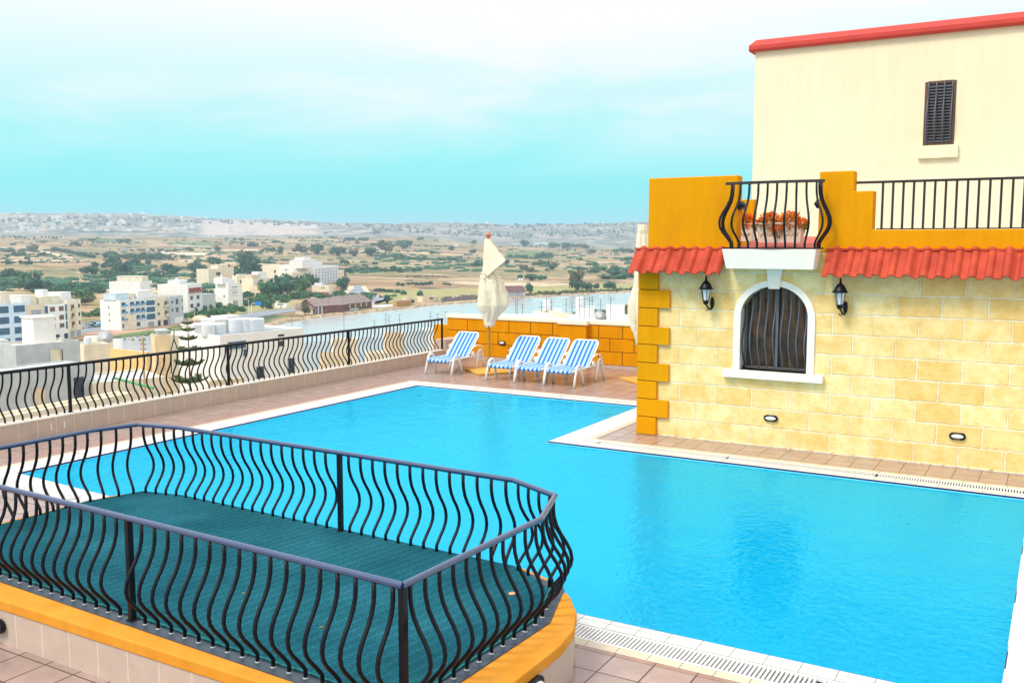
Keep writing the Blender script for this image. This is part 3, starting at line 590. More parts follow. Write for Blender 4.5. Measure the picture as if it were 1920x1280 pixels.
# ============================================================ planters
def leafclump(c, r, n, sz, rnd, mb=None, up=.5):
    mb = mb or MB()
    for _ in range(n):
        while True:
            p = Vector([rnd.uniform(-1, 1) for _ in range(3)])
            if p.length < 1 and p.length > .35: break
        q = Vector((p.x*r[0], p.y*r[1], p.z*r[2]))+Vector(c); d = (p + Vector((rnd.uniform(-.7, .7), rnd.uniform(-.7, .7), rnd.uniform(-.2, .9)))).normalized(); w_ = d.cross(Vector((rnd.uniform(-1, 1), rnd.uniform(-1, 1), rnd.uniform(-1, 1)))).normalized()
        s = sz*rnd.uniform(.7, 1.3); mb.add([q-w_*s*.08, q+d*s*.55-w_*s*.28, q+d*s, q+d*s*.55+w_*s*.28, q+w_*s*.08], [(0, 1, 2, 3, 4)])
    return mb
def planter(loc_, w_, label, clumps):
    r = empty('planter', loc_, 0, label, 'planter')
    q = MB(); h = .28; t = .10
    q.add([(x, y, z) for z, e in ((0, 0), (h, .035)) for x, y in ((-w_/2-e, -t-e), (w_/2+e, -t-e), (w_/2+e, t+e), (-w_/2-e, t+e))], [(3, 2, 1, 0), (0, 1, 5, 4), (1, 2, 6, 5), (2, 3, 7, 6), (3, 0, 4, 7), (4, 5, 6, 7)]); q.build('trough', mat('pale_stoneware', (.80, .66, .55), .8, .12, 12, .6, 30), r, bevel=.006)
    q = MB(); q.box(-w_/2-.05, w_/2+.05, -t-.05, t+.05, h, h+.03); q.build('rim', mat('stoneware_rim', (.82, .70, .60), .8, .1, 12), r, bevel=.008)
    q = MB()
    for i in range(9):
        x = (i-4)*w_/9.5; q.tube([(x-.02, -t-.02, .10), (x, -t-.035, .14), (x+.02, -t-.035, .16), (x+.02, -t-.02, .12)], .009, 5)
    q.build('relief', mat('relief_stone', (.80, .66, .55), .8, .1, 12), r, smooth=True)
    rnd = random.Random(int(w_*100)); q = MB(); g = MB()
    for cx, cz, rr in clumps:
        leafclump((cx, -.05, cz), (rr, .14, rr*.85), int(520*rr/.16), .05, rnd, q); leafclump((cx, -.03, cz-.05), (rr, .13, rr*.8), int(300*rr/.16), .05, rnd, g)
    q.build('blossom', M['flower'], r); g.build('leaves', M['plantgreen'], r)
planter((-3.88, WY+.26, 3.20), .64, 'pale relief trough of orange succulents behind the balcony railing', [(-.17, .325, .155), (.15, .335, .155), (-.03, .20, .11), (.33, .29, .07), (-.36, .29, .05)])
planter((-4.98, WY+1.5, 3.22), .60, 'second pale trough of orange succulents half hidden behind the balcony ochre block', [(.2, .34, .13), (-.1, .34, .12)])
# ============================================================ sun loungers
def stripemat():
    m = bpy.data.materials.new('striped_sling'); m.use_nodes = True; nt = m.node_tree; L = nt.links.new; p = nt.nodes['Principled BSDF']; p.inputs['Roughness'].default_value = .75
    tc = nn(nt, 'ShaderNodeTexCoord'); s = nn(nt, 'ShaderNodeSeparateXYZ'); L(tc.outputs['Object'], s.inputs[0])
    a = nn(nt, 'ShaderNodeMath', operation='MULTIPLY'); L(s.outputs[0], a.inputs[0]); a.inputs[1].default_value = 1/.112
    f = nn(nt, 'ShaderNodeMath', operation='FRACT'); b = nn(nt, 'ShaderNodeMath', operation='ADD'); L(a.outputs[0], b.inputs[0]); b.inputs[1].default_value = 10.25; L(b.outputs[0], f.inputs[0])
    r = ramp(nt, [(0, (.02, .15, .62)), (.47, (.02, .15, .62)), (.50, (.42, .68, .88)), (.96, (.42, .68, .88)), (1, (.02, .15, .62))]); L(f.outputs[0], r.inputs[0]); L(r.outputs[0], p.inputs['Base Color'])
    return m
M['stripe'] = stripemat(); WP = M['whiteplastic']
def make_lounger():
    r = empty('sun_lounger')
    hw = .33
    def strip(pts, name, par, rad=.021):
        q = MB(); q.tube(pts, rad, 8); return q.build(name, WP, par, smooth=True)
    for s in (-1, 1):
        x = s*hw
        q = MB(); q.tube([(x, .0, .35), (x, .3, .36), (x, .8, .365), (x, 1.2, .36), (x, 1.55, .34)], [.02, .022, .022, .022, .02], 8); q.build('side_rail', WP, r, smooth=True)
        for y0, y1, top in ((.0, .46, .47), (1.12, 1.56, .50)):
            xo = x+s*.045; ym = (y0+y1)/2; w_ = (y1-y0)/2; pts = [(xo+s*.01, y0-.01, 0), (xo, y0+.07, .26)]
            for k in range(9):
                a = pi-pi*k/8; pts.append((xo, ym+.12*cos(a), .36+(top-.36)*sin(a)+.0))
            pts += [(xo, y1-.07, .26), (xo+s*.01, y1+.01, 0)]
            q = MB(); q.tube(pts, .029, 8); q.build('leg_arch', WP, r, smooth=True)
        # arm of the back support
        pts = [(x+s*.03, 1.02, .58), (x+s*.055, 1.16, .63), (x+s*.055, 1.34, .61), (x+s*.05, 1.50, .52), (x+s*.04, 1.54, .44), (x+s*.03, 1.30, .43)]
        strip(pts, 'back_support', r, .014)
        q = MB(); q.lathe([(.07, -.012), (.07, .012)], (0, 0, 0), 14, Matrix.Rotation(pi/2, 4, 'Y')); o = q.build('hinge_wheel', WP, r, bevel=.004); o.location = (x+s*.045, 1.02, .42)
    strip([(-hw, .0, .345), (hw, .0, .345)], 'foot_bar', r); strip([(-hw, 1.55, .34), (hw, 1.55, .34)], 'head_bar', r)
    # sling seat
    def sling(path, hw_, name):
        q = MB(); n = len(path); vs = []
        for y, z in path:
            for i in range(9):
                u = i/8*2-1; vs.append((u*hw_, y, z-.012*(1-u*u)))
        q.add(vs, [(j*9+i, j*9+i+1, (j+1)*9+i+1, (j+1)*9+i) for j in range(n-1) for i in range(8)])
        o = q.build(name, M['stripe'], r, smooth=True); m = o.modifiers.new('t', 'SOLIDIFY'); m.thickness = .006; return o
    sling([(-.012, .30), (-.03, .335), (-.02, .368), (.02, .385), (.3, .392), (.6, .385), (.84, .375)], hw-.012, 'seat_sling')
    bt = Vector((0, 1.42, .93)); bb = Vector((0, .84, .385)); d = (bt-bb)
    sling([(.82, .378)]+[(bb.y+d.y*t, bb.z+d.z*t+.012*sin(t*pi)) for t in (0.02, .2, .4, .6, .8, .97)]+[(1.425, .905)], hw-.022, 'back_sling')
    fr = [(-hw+.01, bb.y, bb.z)]+[(-hw+.005, bb.y+d.y*t, bb.z+d.z*t) for t in (.4, .85)]+[(-hw+.03, bb.y+d.y*.95, bb.z+d.z*.95), (-hw+.09, bt.y, bt.z), (hw-.09, bt.y, bt.z), (hw-.03, bb.y+d.y*.95, bb.z+d.z*.95)]+[(hw-.005, bb.y+d.y*t, bb.z+d.z*t) for t in (.85, .4)]+[(hw-.01, bb.y, bb.z)]
    fr = [(x, y+.012, z-.012) for x, y, z in fr]; strip(fr, 'back_frame', r, .019)
    return r
L0 = make_lounger()
spots = [(-13.10, 18.90, 1, 'blue and white striped sun lounger standing alone left of the umbrella'), (-11.26, 18.75, 0, 'striped sun lounger just right of the umbrella, leftmost of the three close together'),
         (-10.46, 18.70, -1, 'striped sun lounger in the middle of the three close together'), (-9.67, 18.66, 0, 'striped sun lounger at the right end of the row near the ochre quoins')]
for i, (x, y, a, lb) in enumerate(spots):
    o = L0 if i == 0 else copy_tree(L0)
    o.location = (x, y, 0); o.rotation_euler.z = R(a); tag(o, lb, 'sun lounger', 'blue striped sun loungers on the far deck')
# ============================================================ folded umbrellas
def umbrella(px, D, rows, zb, label, ball=True, seed=1, basepx=None, base_rot=18):
    P = gp(px, D, 0, 600); az = atan2(P.x, P.y); r = empty('parasol', P, -az, label, 'parasol', None)
    rnd = random.Random(seed); K = 96; vs = []; zs = []
    keys = [(zat(py, D, px)+0, (a-px)/FOC*D*1.0/1.0, (b-px)/FOC*D) for py, a, b in rows]
    keys.sort(key=lambda k: -k[0]); N = 70; pts = []
    ph = [rnd.uniform(0, 6) for _ in range(12)]
    for j in range(N):
        t = j/(N-1); z = keys[0][0]+(keys[-1][0]-keys[0][0])*t
        for a, b in zip(keys, keys[1:]):
            if a[0] >= z-1e-6 >= b[0]-1e-5:
                u = (a[0]-z)/(a[0]-b[0]); u = u*u*(3-2*u); xl = a[1]+(b[1]-a[1])*u; xr = a[2]+(b[2]-a[2])*u; break
        cx = (xl+xr)/2; A = (xr-xl)/2; B = A*.75 if A > .12 else A
        for k in range(K):
            th = 2*pi*k/K; q = (th*7+1.6*sin(z*2.1+ph[0])+.5*sin(th*2+ph[1])) if z > keys[0][0]-.95 else (th*6+2.6*z+1.2*sin(th*2+z*2+ph[1])); fold = abs(sin(q/2))**.6; f2 = .5+.5*sin(th*17+z*4+ph[2])
            amp = .36 if A > .16 else .2
            rr = 1-amp*(1-fold)-.05*f2*(A > .14)+(.14*noise.noise(Vector((cos(th)*3.2, sin(th)*3.2+seed, z*2.2)))+.04*noise.noise(Vector((cos(th)*5, sin(th)*5, z*9)))) * (1 if A > .12 else .3)
            vs.append((cx+cos(th)*A*rr, sin(th)*B*rr, z + (0 if j < N-1 else -.10*fold) + (-.05*fold if j == N-2 else 0)))
    q = MB(); q.add(vs, [(j*K+k, j*K+(k+1) % K, (j+1)*K+(k+1) % K, (j+1)*K+k) for j in range(N-1) for k in range(K)] + [tuple(range(K))])
    o = q.build('canopy', M['umbfab'], r, smooth=True); m = o.modifiers.new('t', 'SOLIDIFY'); m.thickness = .004
    zt_ = keys[0][0]
    q = MB(); q.tube([(0, 0, .05), (0, 0, zt_+.02)], .040, 12); q.build('pole', M['pole'], r, smooth='auto')
    if ball: q = MB(); q.sphere((0, 0, zt_+.09), .068, 14); q.lathe([(.05, zt_), (.035, zt_+.03), (.03, zt_+.05)], n=12); q.build('finial', M['wood'], r, smooth=True)
    else: q = MB(); q.lathe([(.07, zt_), (.06, zt_+.02), (.001, zt_+.03)], n=12); q.build('finial', mat('grey_cap', (.2, .2, .2), .5, 0), r)
    return r, keys
def cord(r, z, A, cx, B):
    q = MB(); pts = [(cx+cos(a)*A, sin(a)*B, z+.02*sin(a*2+1)+.04*cos(a)) for a in [2*pi*i/24 for i in range(25)]]; q.tube(pts, .012, 6)
    q.tube([(cx-A*.35, -B*1.0, z), (cx-A*.4, -B*1.1, z-.12), (cx-A*.3, -B*1.05, z-.22)], .010, 6); q.tube([(cx-A*.35, -B, z), (cx-A*.1, -B*1.12, z-.10), (cx-A*.05, -B*1.05, z-.17)], .010, 6)
    q.build('tie_cord', M['umbfab'], r, smooth=True)
u1, k1 = umbrella(916, 23.0, [(448, 909, 920), (455, 908, 924), (467, 907, 932), (480, 906, 941), (487, 905.5, 946), (494, 905.5, 937), (505, 905, 930), (511, 903, 929), (518, 900, 938), (528, 897, 946), (545, 896, 951), (560, 896, 954), (572, 895.5, 954.5), (580, 899, 948), (588, 903, 940), (596, 905, 934), (606, 908, 926)], 0,
                  'cream parasol folded and tied on an ochre pole among the striped loungers', seed=4)
cord(u1, zat(511, 23.0), .185, .0, .15)
# loose flap of canvas hanging over the cord
q = MB(); s_ = 23.0/FOC; zf = lambda y: zat(y, 23.0)
fl = [((912-916)*s_, -.09, zf(451)), ((922-916)*s_, -.13, zf(455)), ((948-916)*s_, -.24, zf(486)), ((946-916)*s_, -.26, zf(490)), ((930-916)*s_, -.30, zf(502)), ((914-916)*s_, -.24, zf(517)), ((906-916)*s_, -.20, zf(510)), ((906-916)*s_, -.16, zf(480))]
q.add(fl, [(0, 1, 7), (1, 2, 3, 7), (3, 4, 5, 7), (5, 6, 7)]); o = q.build('loose_flap', M['umbfab'], u1, smooth=False); m = o.modifiers.new('t', 'SOLIDIFY'); m.thickness = .006; m2 = o.modifiers.new('s', 'SUBSURF'); m2.levels = m2.render_levels = 2; m2.subdivision_type = 'SIMPLE'
u2, k2 = umbrella(1202, 21.9, [(421, 1194, 1209), (430, 1193, 1211), (450, 1191, 1215), (480, 1189, 1217), (510, 1188, 1217), (535, 1186, 1216), (550, 1181, 1217), (570, 1177, 1218), (590, 1178, 1216), (612, 1182, 1211), (628, 1189, 1206), (640, 1193, 1200)], 0,
                  'cream parasol folded up, half hidden behind the left corner of the stone house', ball=False, seed=9)
def base(loc_, rz, w_, d_, label):
    o = MB().box(-w_/2, w_/2, -d_/2, d_/2, 0, .055).build('weighted_slab', mat('ochre_base', (.78, .38, .05), .6, .15, 5, .2, 60), bevel=.012); o.location = loc_; o.rotation_euler.z = R(rz)
    tag(o, label, 'slab')
base((-12.28, 19.95, 0), -38, 1.05, .95, 'flat ochre base slab under the parasol among the loungers')
base((-8.15, 20.4, 0), -38, 1.15, 1.05, 'flat ochre base slab half hidden by the orange quoins')

# ============================================================ landscape
def pxof(x, y): a = atan2(x, y)+YAW; a = max(-1.4, min(1.4, (a+pi) % (2*pi)-pi)); return 960+FOC*1.0*tan(a)
def lerp(k, v):
    if v <= k[0][0]: return k[0][1]
    for a, b in zip(k, k[1:]):
        if v <= b[0]: u = (v-a[0])/(b[0]-a[0]); return a[1]+(b[1]-a[1])*u
    return k[-1][1]
RID = [(-600, 409), (0, 407), (120, 406), (250, 405), (330, 409), (420, 412), (520, 414), (620, 418), (740, 421), (790, 418), (850, 417), (905, 420), (980, 422), (1060, 421), (1150, 419), (1250, 415), (2000, 418)]
LEFT = [(0, -9), (30, -12), (90, -20), (180, -27), (280, -35), (350, -40), (950, -40), (1350, -36), (1850, -28), (2500, -12), (3100, 6), (3500, 20), (3900, 24), (4500, 22), (5100, 45), (6200, 1e9)]
RIGHT = [(0, -9), (30, -12), (90, -20), (180, -27), (280, -35), (350, -40), (1000, -40), (1400, -37.5), (1900, -33), (2600, -24), (3200, -15), (3700, -15), (4500, -12), (5100, 20), (6200, 1e9)]
def zt(x, y):
    D = hypot(x, y); px = pxof(x, y); k = min(1, max(0, (px-760)/260)); k = k*k*(3-2*k)
    top = EYE+(455-lerp(RID, px))*6200/FOC
    def ev(T):
        T = [(a, (top if b > 1e8 else b)) for a, b in T]; return lerp(T, min(D, 6200))
    z = ev(LEFT)*(1-k)+ev(RIGHT)*k
    if D > 6200: z -= (D-6200)*.02
    if D > 950: z += noise.noise(Vector((x/420, y/420, 0)))*min(1, (D-950)/1200)*5
    if D > 4300: z += noise.noise(Vector((x/260, y/260, 3)))*9*min(1, (D-4300)/900)*(1 if D < 5900 else .5) + noise.noise(Vector((x/90, y/90, 5)))*4*min(1, (D-4300)/900)
    return z
def hit(px, py):
    d = ray(px, py); h = hypot(d.x, d.y); lo = 250
    for D in [250*1.012**i for i in range(300)]:
        z = EYE+d.z/h*D
        if z < zt(d.x/h*D, d.y/h*D): return Vector((d.x/h*D, d.y/h*D, zt(d.x/h*D, d.y/h*D)))
        if D > 7000: break
    D = 6200; return Vector((d.x/h*D, d.y/h*D, zt(d.x/h*D, d.y/h*D)))
def terrain():
    rs = [0]+[6*1.0285**i for i in range(262)]; rs = [r for r in rs if r < 9300]
    az = []; a = -180.0
    while a < 180:
        az.append(a); rel_ = a+30.25; a += .22 if -32 < rel_ < 32 else (1.5 if abs(rel_) < 60 else 6)
    vs = []; n = len(az)
    for r in rs:
        for a in az:
            x, y = r*sin(R(a)), r*cos(R(a)); vs.append((x, y, zt(x, y)))
    mb = MB(); mb.add(vs, [(j*n+i, j*n+(i+1) % n, (j+1)*n+(i+1) % n, (j+1)*n+i) for j in range(len(rs)-1) for i in range(n)])
    me = bpy.data.meshes.new('ground'); me.from_pydata(mb.v, [], mb.f); me.polygons.foreach_set('use_smooth', [True]*len(me.polygons))
    col = me.color_attributes.new('region', 'FLOAT_COLOR', 'POINT'); cc = []
    for x, y, z in mb.v:
        D = hypot(x, y); px = pxof(x, y); rg = min(1, max(0, (D-3600-400*noise.noise(Vector((x/300, y/300, 9))))/500))
        k = min(1, max(0, (px-820)/200)); rg = max(rg, k*min(1, max(0, (D-2900)/500)))
        gr_ = min(1, max(0, noise.noise(Vector((x/330, y/330, 21)))*3+k*.25)); gr_ = gr_ if D > 900 else .2
        qz = 0
        if 5050 < D < 5900: qz = max(0, min(1, (1-abs((px-490)/115)**3)*3)) if 370 < px < 620 else 0
        near = 1 if D < 340 else 0
        cc += [rg, gr_, qz, near]
    col.data.foreach_set('color', cc)
    m = bpy.data.materials.new('fields'); m.use_nodes = True; nt = m.node_tree; L = nt.links.new; p = nt.nodes['Principled BSDF']; p.inputs['Roughness'].default_value = 1; p.inputs['Specular IOR Level'].default_value = .05
    g = nn(nt, 'ShaderNodeNewGeometry'); at = nn(nt, 'ShaderNodeVertexColor', layer_name='region'); s = nn(nt, 'ShaderNodeSeparateColor'); L(at.outputs[0], s.inputs[0])
    mp = nn(nt, 'ShaderNodeMapping'); mp.inputs['Rotation'].default_value = (0, 0, R(-24)); mp.inputs['Scale'].default_value = (.006, .017, 0); L(g.outputs['Position'], mp.inputs[0])
    nw = nn(nt, 'ShaderNodeTexNoise'); nw.inputs['Scale'].default_value = .6; L(mp.outputs[0], nw.inputs[0])
    av = nn(nt, 'ShaderNodeVectorMath', operation='MULTIPLY_ADD'); L(nw.outputs['Color'], av.inputs[0]); av.inputs[1].default_value = (.9, .9, 0); L(mp.outputs[0], av.inputs[2])
    vo = nn(nt, 'ShaderNodeTexVoronoi', distance='CHEBYCHEV'); vo.inputs['Scale'].default_value = 1; L(av.outputs[0], vo.inputs[0])
    sc_ = nn(nt, 'ShaderNodeSeparateColor'); L(vo.outputs['Color'], sc_.inputs[0])
    fr_ = ramp(nt, [(0, (.47, .34, .21)), (.2, (.56, .42, .27)), (.38, (.37, .25, .16)), (.55, (.50, .38, .24)), (.68, (.30, .27, .14)), (.82, (.30, .19, .13)), (.93, (.68, .54, .38))], 'CONSTANT'); L(sc_.outputs[0], fr_.inputs[0])
    gf = ramp(nt, [(0, (.34, .32, .17)), (.3, (.16, .22, .09)), (.5, (.44, .37, .22)), (.7, (.22, .26, .12)), (.85, (.52, .42, .27))], 'CONSTANT'); L(sc_.outputs[1], gf.inputs[0])
    m1 = nn(nt, 'ShaderNodeMixRGB'); gg = nn(nt, 'ShaderNodeMath', operation='MULTIPLY'); L(s.outputs[1], gg.inputs[0]); gg.inputs[1].default_value = .5; L(gg.outputs[0], m1.inputs[0]); L(fr_.outputs[0], m1.inputs[1]); L(gf.outputs[0], m1.inputs[2])
    # scrub speckle and walls between the fields
    n2 = nn(nt, 'ShaderNodeTexNoise'); n2.inputs['Scale'].default_value = .035; n2.inputs['Detail'].default_value = 9; n2.inputs['Roughness'].default_value = .7; L(g.outputs['Position'], n2.inputs[0])
    r2 = ramp(nt, [(.36, (.42, .48, .38)), (.48, (.85, .84, .80)), (.66, (1.15, 1.1, 1.05))]); L(n2.outputs[0], r2.inputs[0])
    m2 = nn(nt, 'ShaderNodeMixRGB', blend_type='MULTIPLY'); m2.inputs[0].default_value = .8; L(m1.outputs[0], m2.inputs[1]); L(r2.outputs[0], m2.inputs[2])
    vd = nn(nt, 'ShaderNodeTexVoronoi', feature='DISTANCE_TO_EDGE'); vd.inputs['Scale'].default_value = 1; L(av.outputs[0], vd.inputs[0])
    r3 = ramp(nt, [(0.02, (1, 1, 1)), (.06, (0, 0, 0))]); L(vd.outputs[0], r3.inputs[0])
    n4 = nn(nt, 'ShaderNodeTexNoise'); n4.inputs['Scale'].default_value = .012; n4.inputs['Detail'].default_value = 4; L(g.outputs['Position'], n4.inputs[0])
    r4 = ramp(nt, [(.42, (0, 0, 0)), (.56, (1, 1, 1))]); L(n4.outputs[0], r4.inputs[0])
    mm = nn(nt, 'ShaderNodeMath', operation='MULTIPLY'); L(r3.outputs[0], mm.inputs[0]); L(r4.outputs[0], mm.inputs[1])
    m3 = nn(nt, 'ShaderNodeMixRGB'); L(mm.outputs[0], m3.inputs[0]); L(m2.outputs[0], m3.inputs[1]); m3.inputs[2].default_value = (.09, .14, .08, 1)
    # ridge scrub
    n5 = nn(nt, 'ShaderNodeTexNoise'); n5.inputs['Scale'].default_value = .010; n5.inputs['Detail'].default_value = 10; n5.inputs['Roughness'].default_value = .72; L(g.outputs['Position'], n5.inputs[0])
    r5 = ramp(nt, [(.34, (.05, .09, .07)), (.47, (.16, .19, .14)), (.56, (.38, .34, .28)), (.68, (.66, .56, .45))]); L(n5.outputs[0], r5.inputs[0])
    m4 = nn(nt, 'ShaderNodeMixRGB'); L(s.outputs[0], m4.inputs[0]); L(m3.outputs[0], m4.inputs[1]); L(r5.outputs[0], m4.inputs[2])
    m5 = nn(nt, 'ShaderNodeMixRGB'); qf = nn(nt, 'ShaderNodeMath', operation='MULTIPLY'); r6 = ramp(nt, [(.36, (.15, .15, .15)), (.47, (1, 1, 1))]); L(n5.outputs[0], r6.inputs[0]); L(s.outputs[2], qf.inputs[0]); L(r6.outputs[0], qf.inputs[1]); L(qf.outputs[0], m5.inputs[0]); L(m4.outputs[0], m5.inputs[1]); m5.inputs[2].default_value = (.58, .48, .41, 1)
    L(m5.outputs[0], p.inputs['Base Color'])
    me.materials.append(m); o = bpy.data.objects.new('ground', me); C.objects.link(o); tag(o, kind='structure')
terrain()
Z0 = -40.0
def fp(px, py, z=Z0): d = ray(px, py); t = (z-EYE)/d.z; return Vector((0, 0, EYE)) + d*t
def flat(name, pts, m, dz=.15, z=Z0):
    P = [fp(a, b, z) for a, b in pts]; tr = tessellate_polygon([[Vector((p.x, p.y, 0)) for p in P]]); mb = MB(); mb.add([(p.x, p.y, z+dz) for p in P], [tuple(t) for t in tr]); o = mb.build(name, m); return o
def strip(name, top, bot, m, lift=.6):
    mb = MB(); n = 24; rows = 5; vs = []
    for j in range(rows):
        for i in range(n+1):
            u = i/n; a = [lerp([(k/(len(top)-1), top[k][c]) for k in range(len(top))], u) for c in (0, 1)]; b = [lerp([(k/(len(bot)-1), bot[k][c]) for k in range(len(bot))], u) for c in (0, 1)]
            t = j/(rows-1); p = hit(a[0]+(b[0]-a[0])*t, a[1]+(b[1]-a[1])*t); vs.append((p.x, p.y, p.z+lift))
    mb.add(vs, [(j*(n+1)+i, j*(n+1)+i+1, (j+1)*(n+1)+i+1, (j+1)*(n+1)+i) for j in range(rows-1) for i in range(n)]); return mb.build(name, m, smooth=True)
# the inlet
RIV = [(-60, 652), (100, 645), (230, 634), (300, 626), (380, 624), (440, 616), (500, 611), (519, 608), (557, 601), (619, 593), (679, 587.5), (720, 583), (740, 581.7), (800, 574), (850, 570), (893, 566.7), (957, 560), (1033, 556.5), (1100, 552), (1180, 548.5), (1300, 541), (1500, 534), (1900, 528), (1900, 545), (1500, 556), (1300, 570), (1200, 580), (1120, 592), (1050, 603), (960, 618), (820, 634), (700, 650), (560, 668), (420, 668), (300, 668), (200, 672), (-60, 690)]
riv = flat('water', RIV, M['river'], .25); tag(riv, kind='structure')
o = flat('embankment', [(-80, 641), (0, 636), (60, 633), (148, 626), (250, 616), (330, 606), (372, 600), (372, 604), (330, 612), (250, 627), (150, 638), (60, 644), (-80, 655)], M['dirt'], .3); tag(o, kind='structure')
o = flat('road', [(-80, 634), (0, 629), (148, 617), (250, 609), (330, 602), (400, 600), (430, 594), (480, 585), (545, 578), (575, 573), (640, 566), (640, 572), (560, 583), (500, 592), (440, 603), (372, 612), (330, 608), (250, 616), (148, 625), (0, 637), (-80, 642)], M['asphalt'], .2); tag(o, kind='structure')
o = flat('verge', [(330, 585), (400, 578), (470, 570), (560, 566), (545, 577), (480, 584), (430, 592), (370, 599), (330, 600)], M['meadow'], .12); tag(o, kind='structure')
o = flat('grass', [(190, 634), (240, 626), (330, 613), (372, 607), (400, 606), (380, 622), (300, 625), (230, 634)], M['grass'], .33); tag(o, kind='structure')
o = flat('meadow', [(720, 545), (860, 541), (960, 540), (1100, 532), (1250, 527), (1250, 538), (1150, 547), (1000, 553), (930, 558), (860, 560), (760, 568), (700, 570)], M['meadow'], .12); tag(o, kind='structure')
o = flat('winding_road', [(652, 549), (663, 541), (664, 535), (662, 528), (668, 522), (682, 520), (697, 521), (694, 526), (682, 532), (677, 538), (684, 546), (700, 556), (730, 560), (700, 566), (672, 560)], M['asphalt'], .2); tag(o, kind='structure')
o = flat('road_shoulder', [(640, 552), (652, 541), (654, 534), (652, 526), (662, 519), (684, 517), (706, 520), (703, 528), (690, 533), (686, 538), (692, 546), (708, 554), (740, 560), (700, 572), (660, 564)], M['dirtpale'], .12); tag(o, kind='structure')
for nm, a, b, m_ in (('pale_field', [(0, 489), (80, 488), (160, 491)], [(0, 491.5), (80, 491), (160, 492.5)], 'dirtpale'), ('field_track', [(60, 468), (95, 474), (120, 480), (150, 484)], [(50, 469), (88, 476), (112, 482), (140, 487)], 'dirtpale'),
                     ('green_field', [(315, 455.5), (360, 455), (410, 459)], [(312, 458.5), (355, 461.5), (400, 462)], 'grass'), ('pale_field', [(320, 459), (360, 462), (400, 463)], [(318, 461), (355, 464), (395, 465)], 'dirtpale'),
                     ('pale_field', [(300, 463+10), (340, 474), (400, 475)], [(300, 476), (340, 480), (380, 481)], 'dirtpale'), ('pale_field', [(420, 469), (470, 468), (500, 470)], [(420, 472), (470, 471), (500, 472)], 'dirtpale'),
                     ('green_field', [(950, 473), (1000, 471), (1036, 474)], [(945, 484), (1000, 486), (1036, 486)], 'grass'), ('green_field', [(150, 446), (200, 448), (245, 451)], [(150, 449), (200, 453), (245, 454)], 'grass')):
    tag(strip(nm, a, b, M[m_], 1.0), kind='structure')
# ------------------------------------------------------------ vegetation
def crown_mesh(name, seed, lobes, n, leaf, m, flat_=1):
    rnd = random.Random(seed); mb = MB(); L_ = []
    for _ in range(lobes):
        L_.append((Vector((rnd.uniform(-.62, .62), rnd.uniform(-.62, .62), rnd.uniform(.30, .85)*flat_)), rnd.uniform(.32, .52)))
    for c, r_ in L_:
        mb.sphere(c, (r_*.72, r_*.72, r_*.62*flat_), 6)
        for _ in range(n//lobes):
            d = Vector((rnd.gauss(0, 1), rnd.gauss(0, 1), rnd.gauss(.25, 1))).normalized(); p = c+Vector((d.x*r_, d.y*r_, d.z*r_*.9*flat_))*rnd.uniform(.72, 1.12)
            if p.z < .02: p.z = .02+rnd.random()*.1
            a = d.cross(Vector((rnd.uniform(-1, 1), rnd.uniform(-1, 1), rnd.uniform(-1, 1)))).normalized(); b = (d+a.cross(d)*rnd.uniform(-1.4, 1.4)).normalized(); s = leaf*rnd.uniform(.6, 1.3)
            mb.add([p-a*s*.5, p+b*s*.7, p+a*s*.5, p-b*s*.5], [(0, 1, 2, 3)])
    o = mb.build(name, m); me = o.data; bpy.data.objects.remove(o); return me
CR = {'d': [crown_mesh('crown', i, 7, 420, .17, M['leafdark']) for i in range(4)], 'm': [crown_mesh('crown', 10+i, 7, 380, .18, M['leafmid']) for i in range(3)], 'o': [crown_mesh('crown', 20+i, 6, 320, .18, M['leafolive']) for i in range(2)],
      'l': [crown_mesh('crown', 30+i, 9, 300, .17, M['leafdark'], .6) for i in range(3)], 'k': [crown_mesh('crown', 40+i, 9, 300, .17, M['leafmid'], .6) for i in range(2)]}
tm = MB(); tm.tube([(0, 0, 0), (.02, .01, .25), (-.01, .02, .6)], [.06, .045, .03], 7); tm.tube([(0, 0, .3), (.18, .05, .55)], [.03, .015], 5); tm.tube([(0, 0, .35), (-.15, -.08, .6)], [.03, .015], 5)
_o = tm.build('trunk', M['trunk']); TRUNK = _o.data; bpy.data.objects.remove(_o)
vr = random.Random(5)
def where(px, D):
    a = 'above the left-hand apartment row' if px < 150 else 'above the blue-balconied block' if px < 290 else 'around the two lone white houses' if px < 450 else 'above the hotel village' if px < 650 else 'between the winding road and the parasol' if px < 880 else 'right of the folded parasol'
    b = 'close to the street' if D < 700 else 'in the nearest fields' if D < 1250 else 'in the middle fields' if D < 2000 else 'in the far fields'
    return b+' '+a
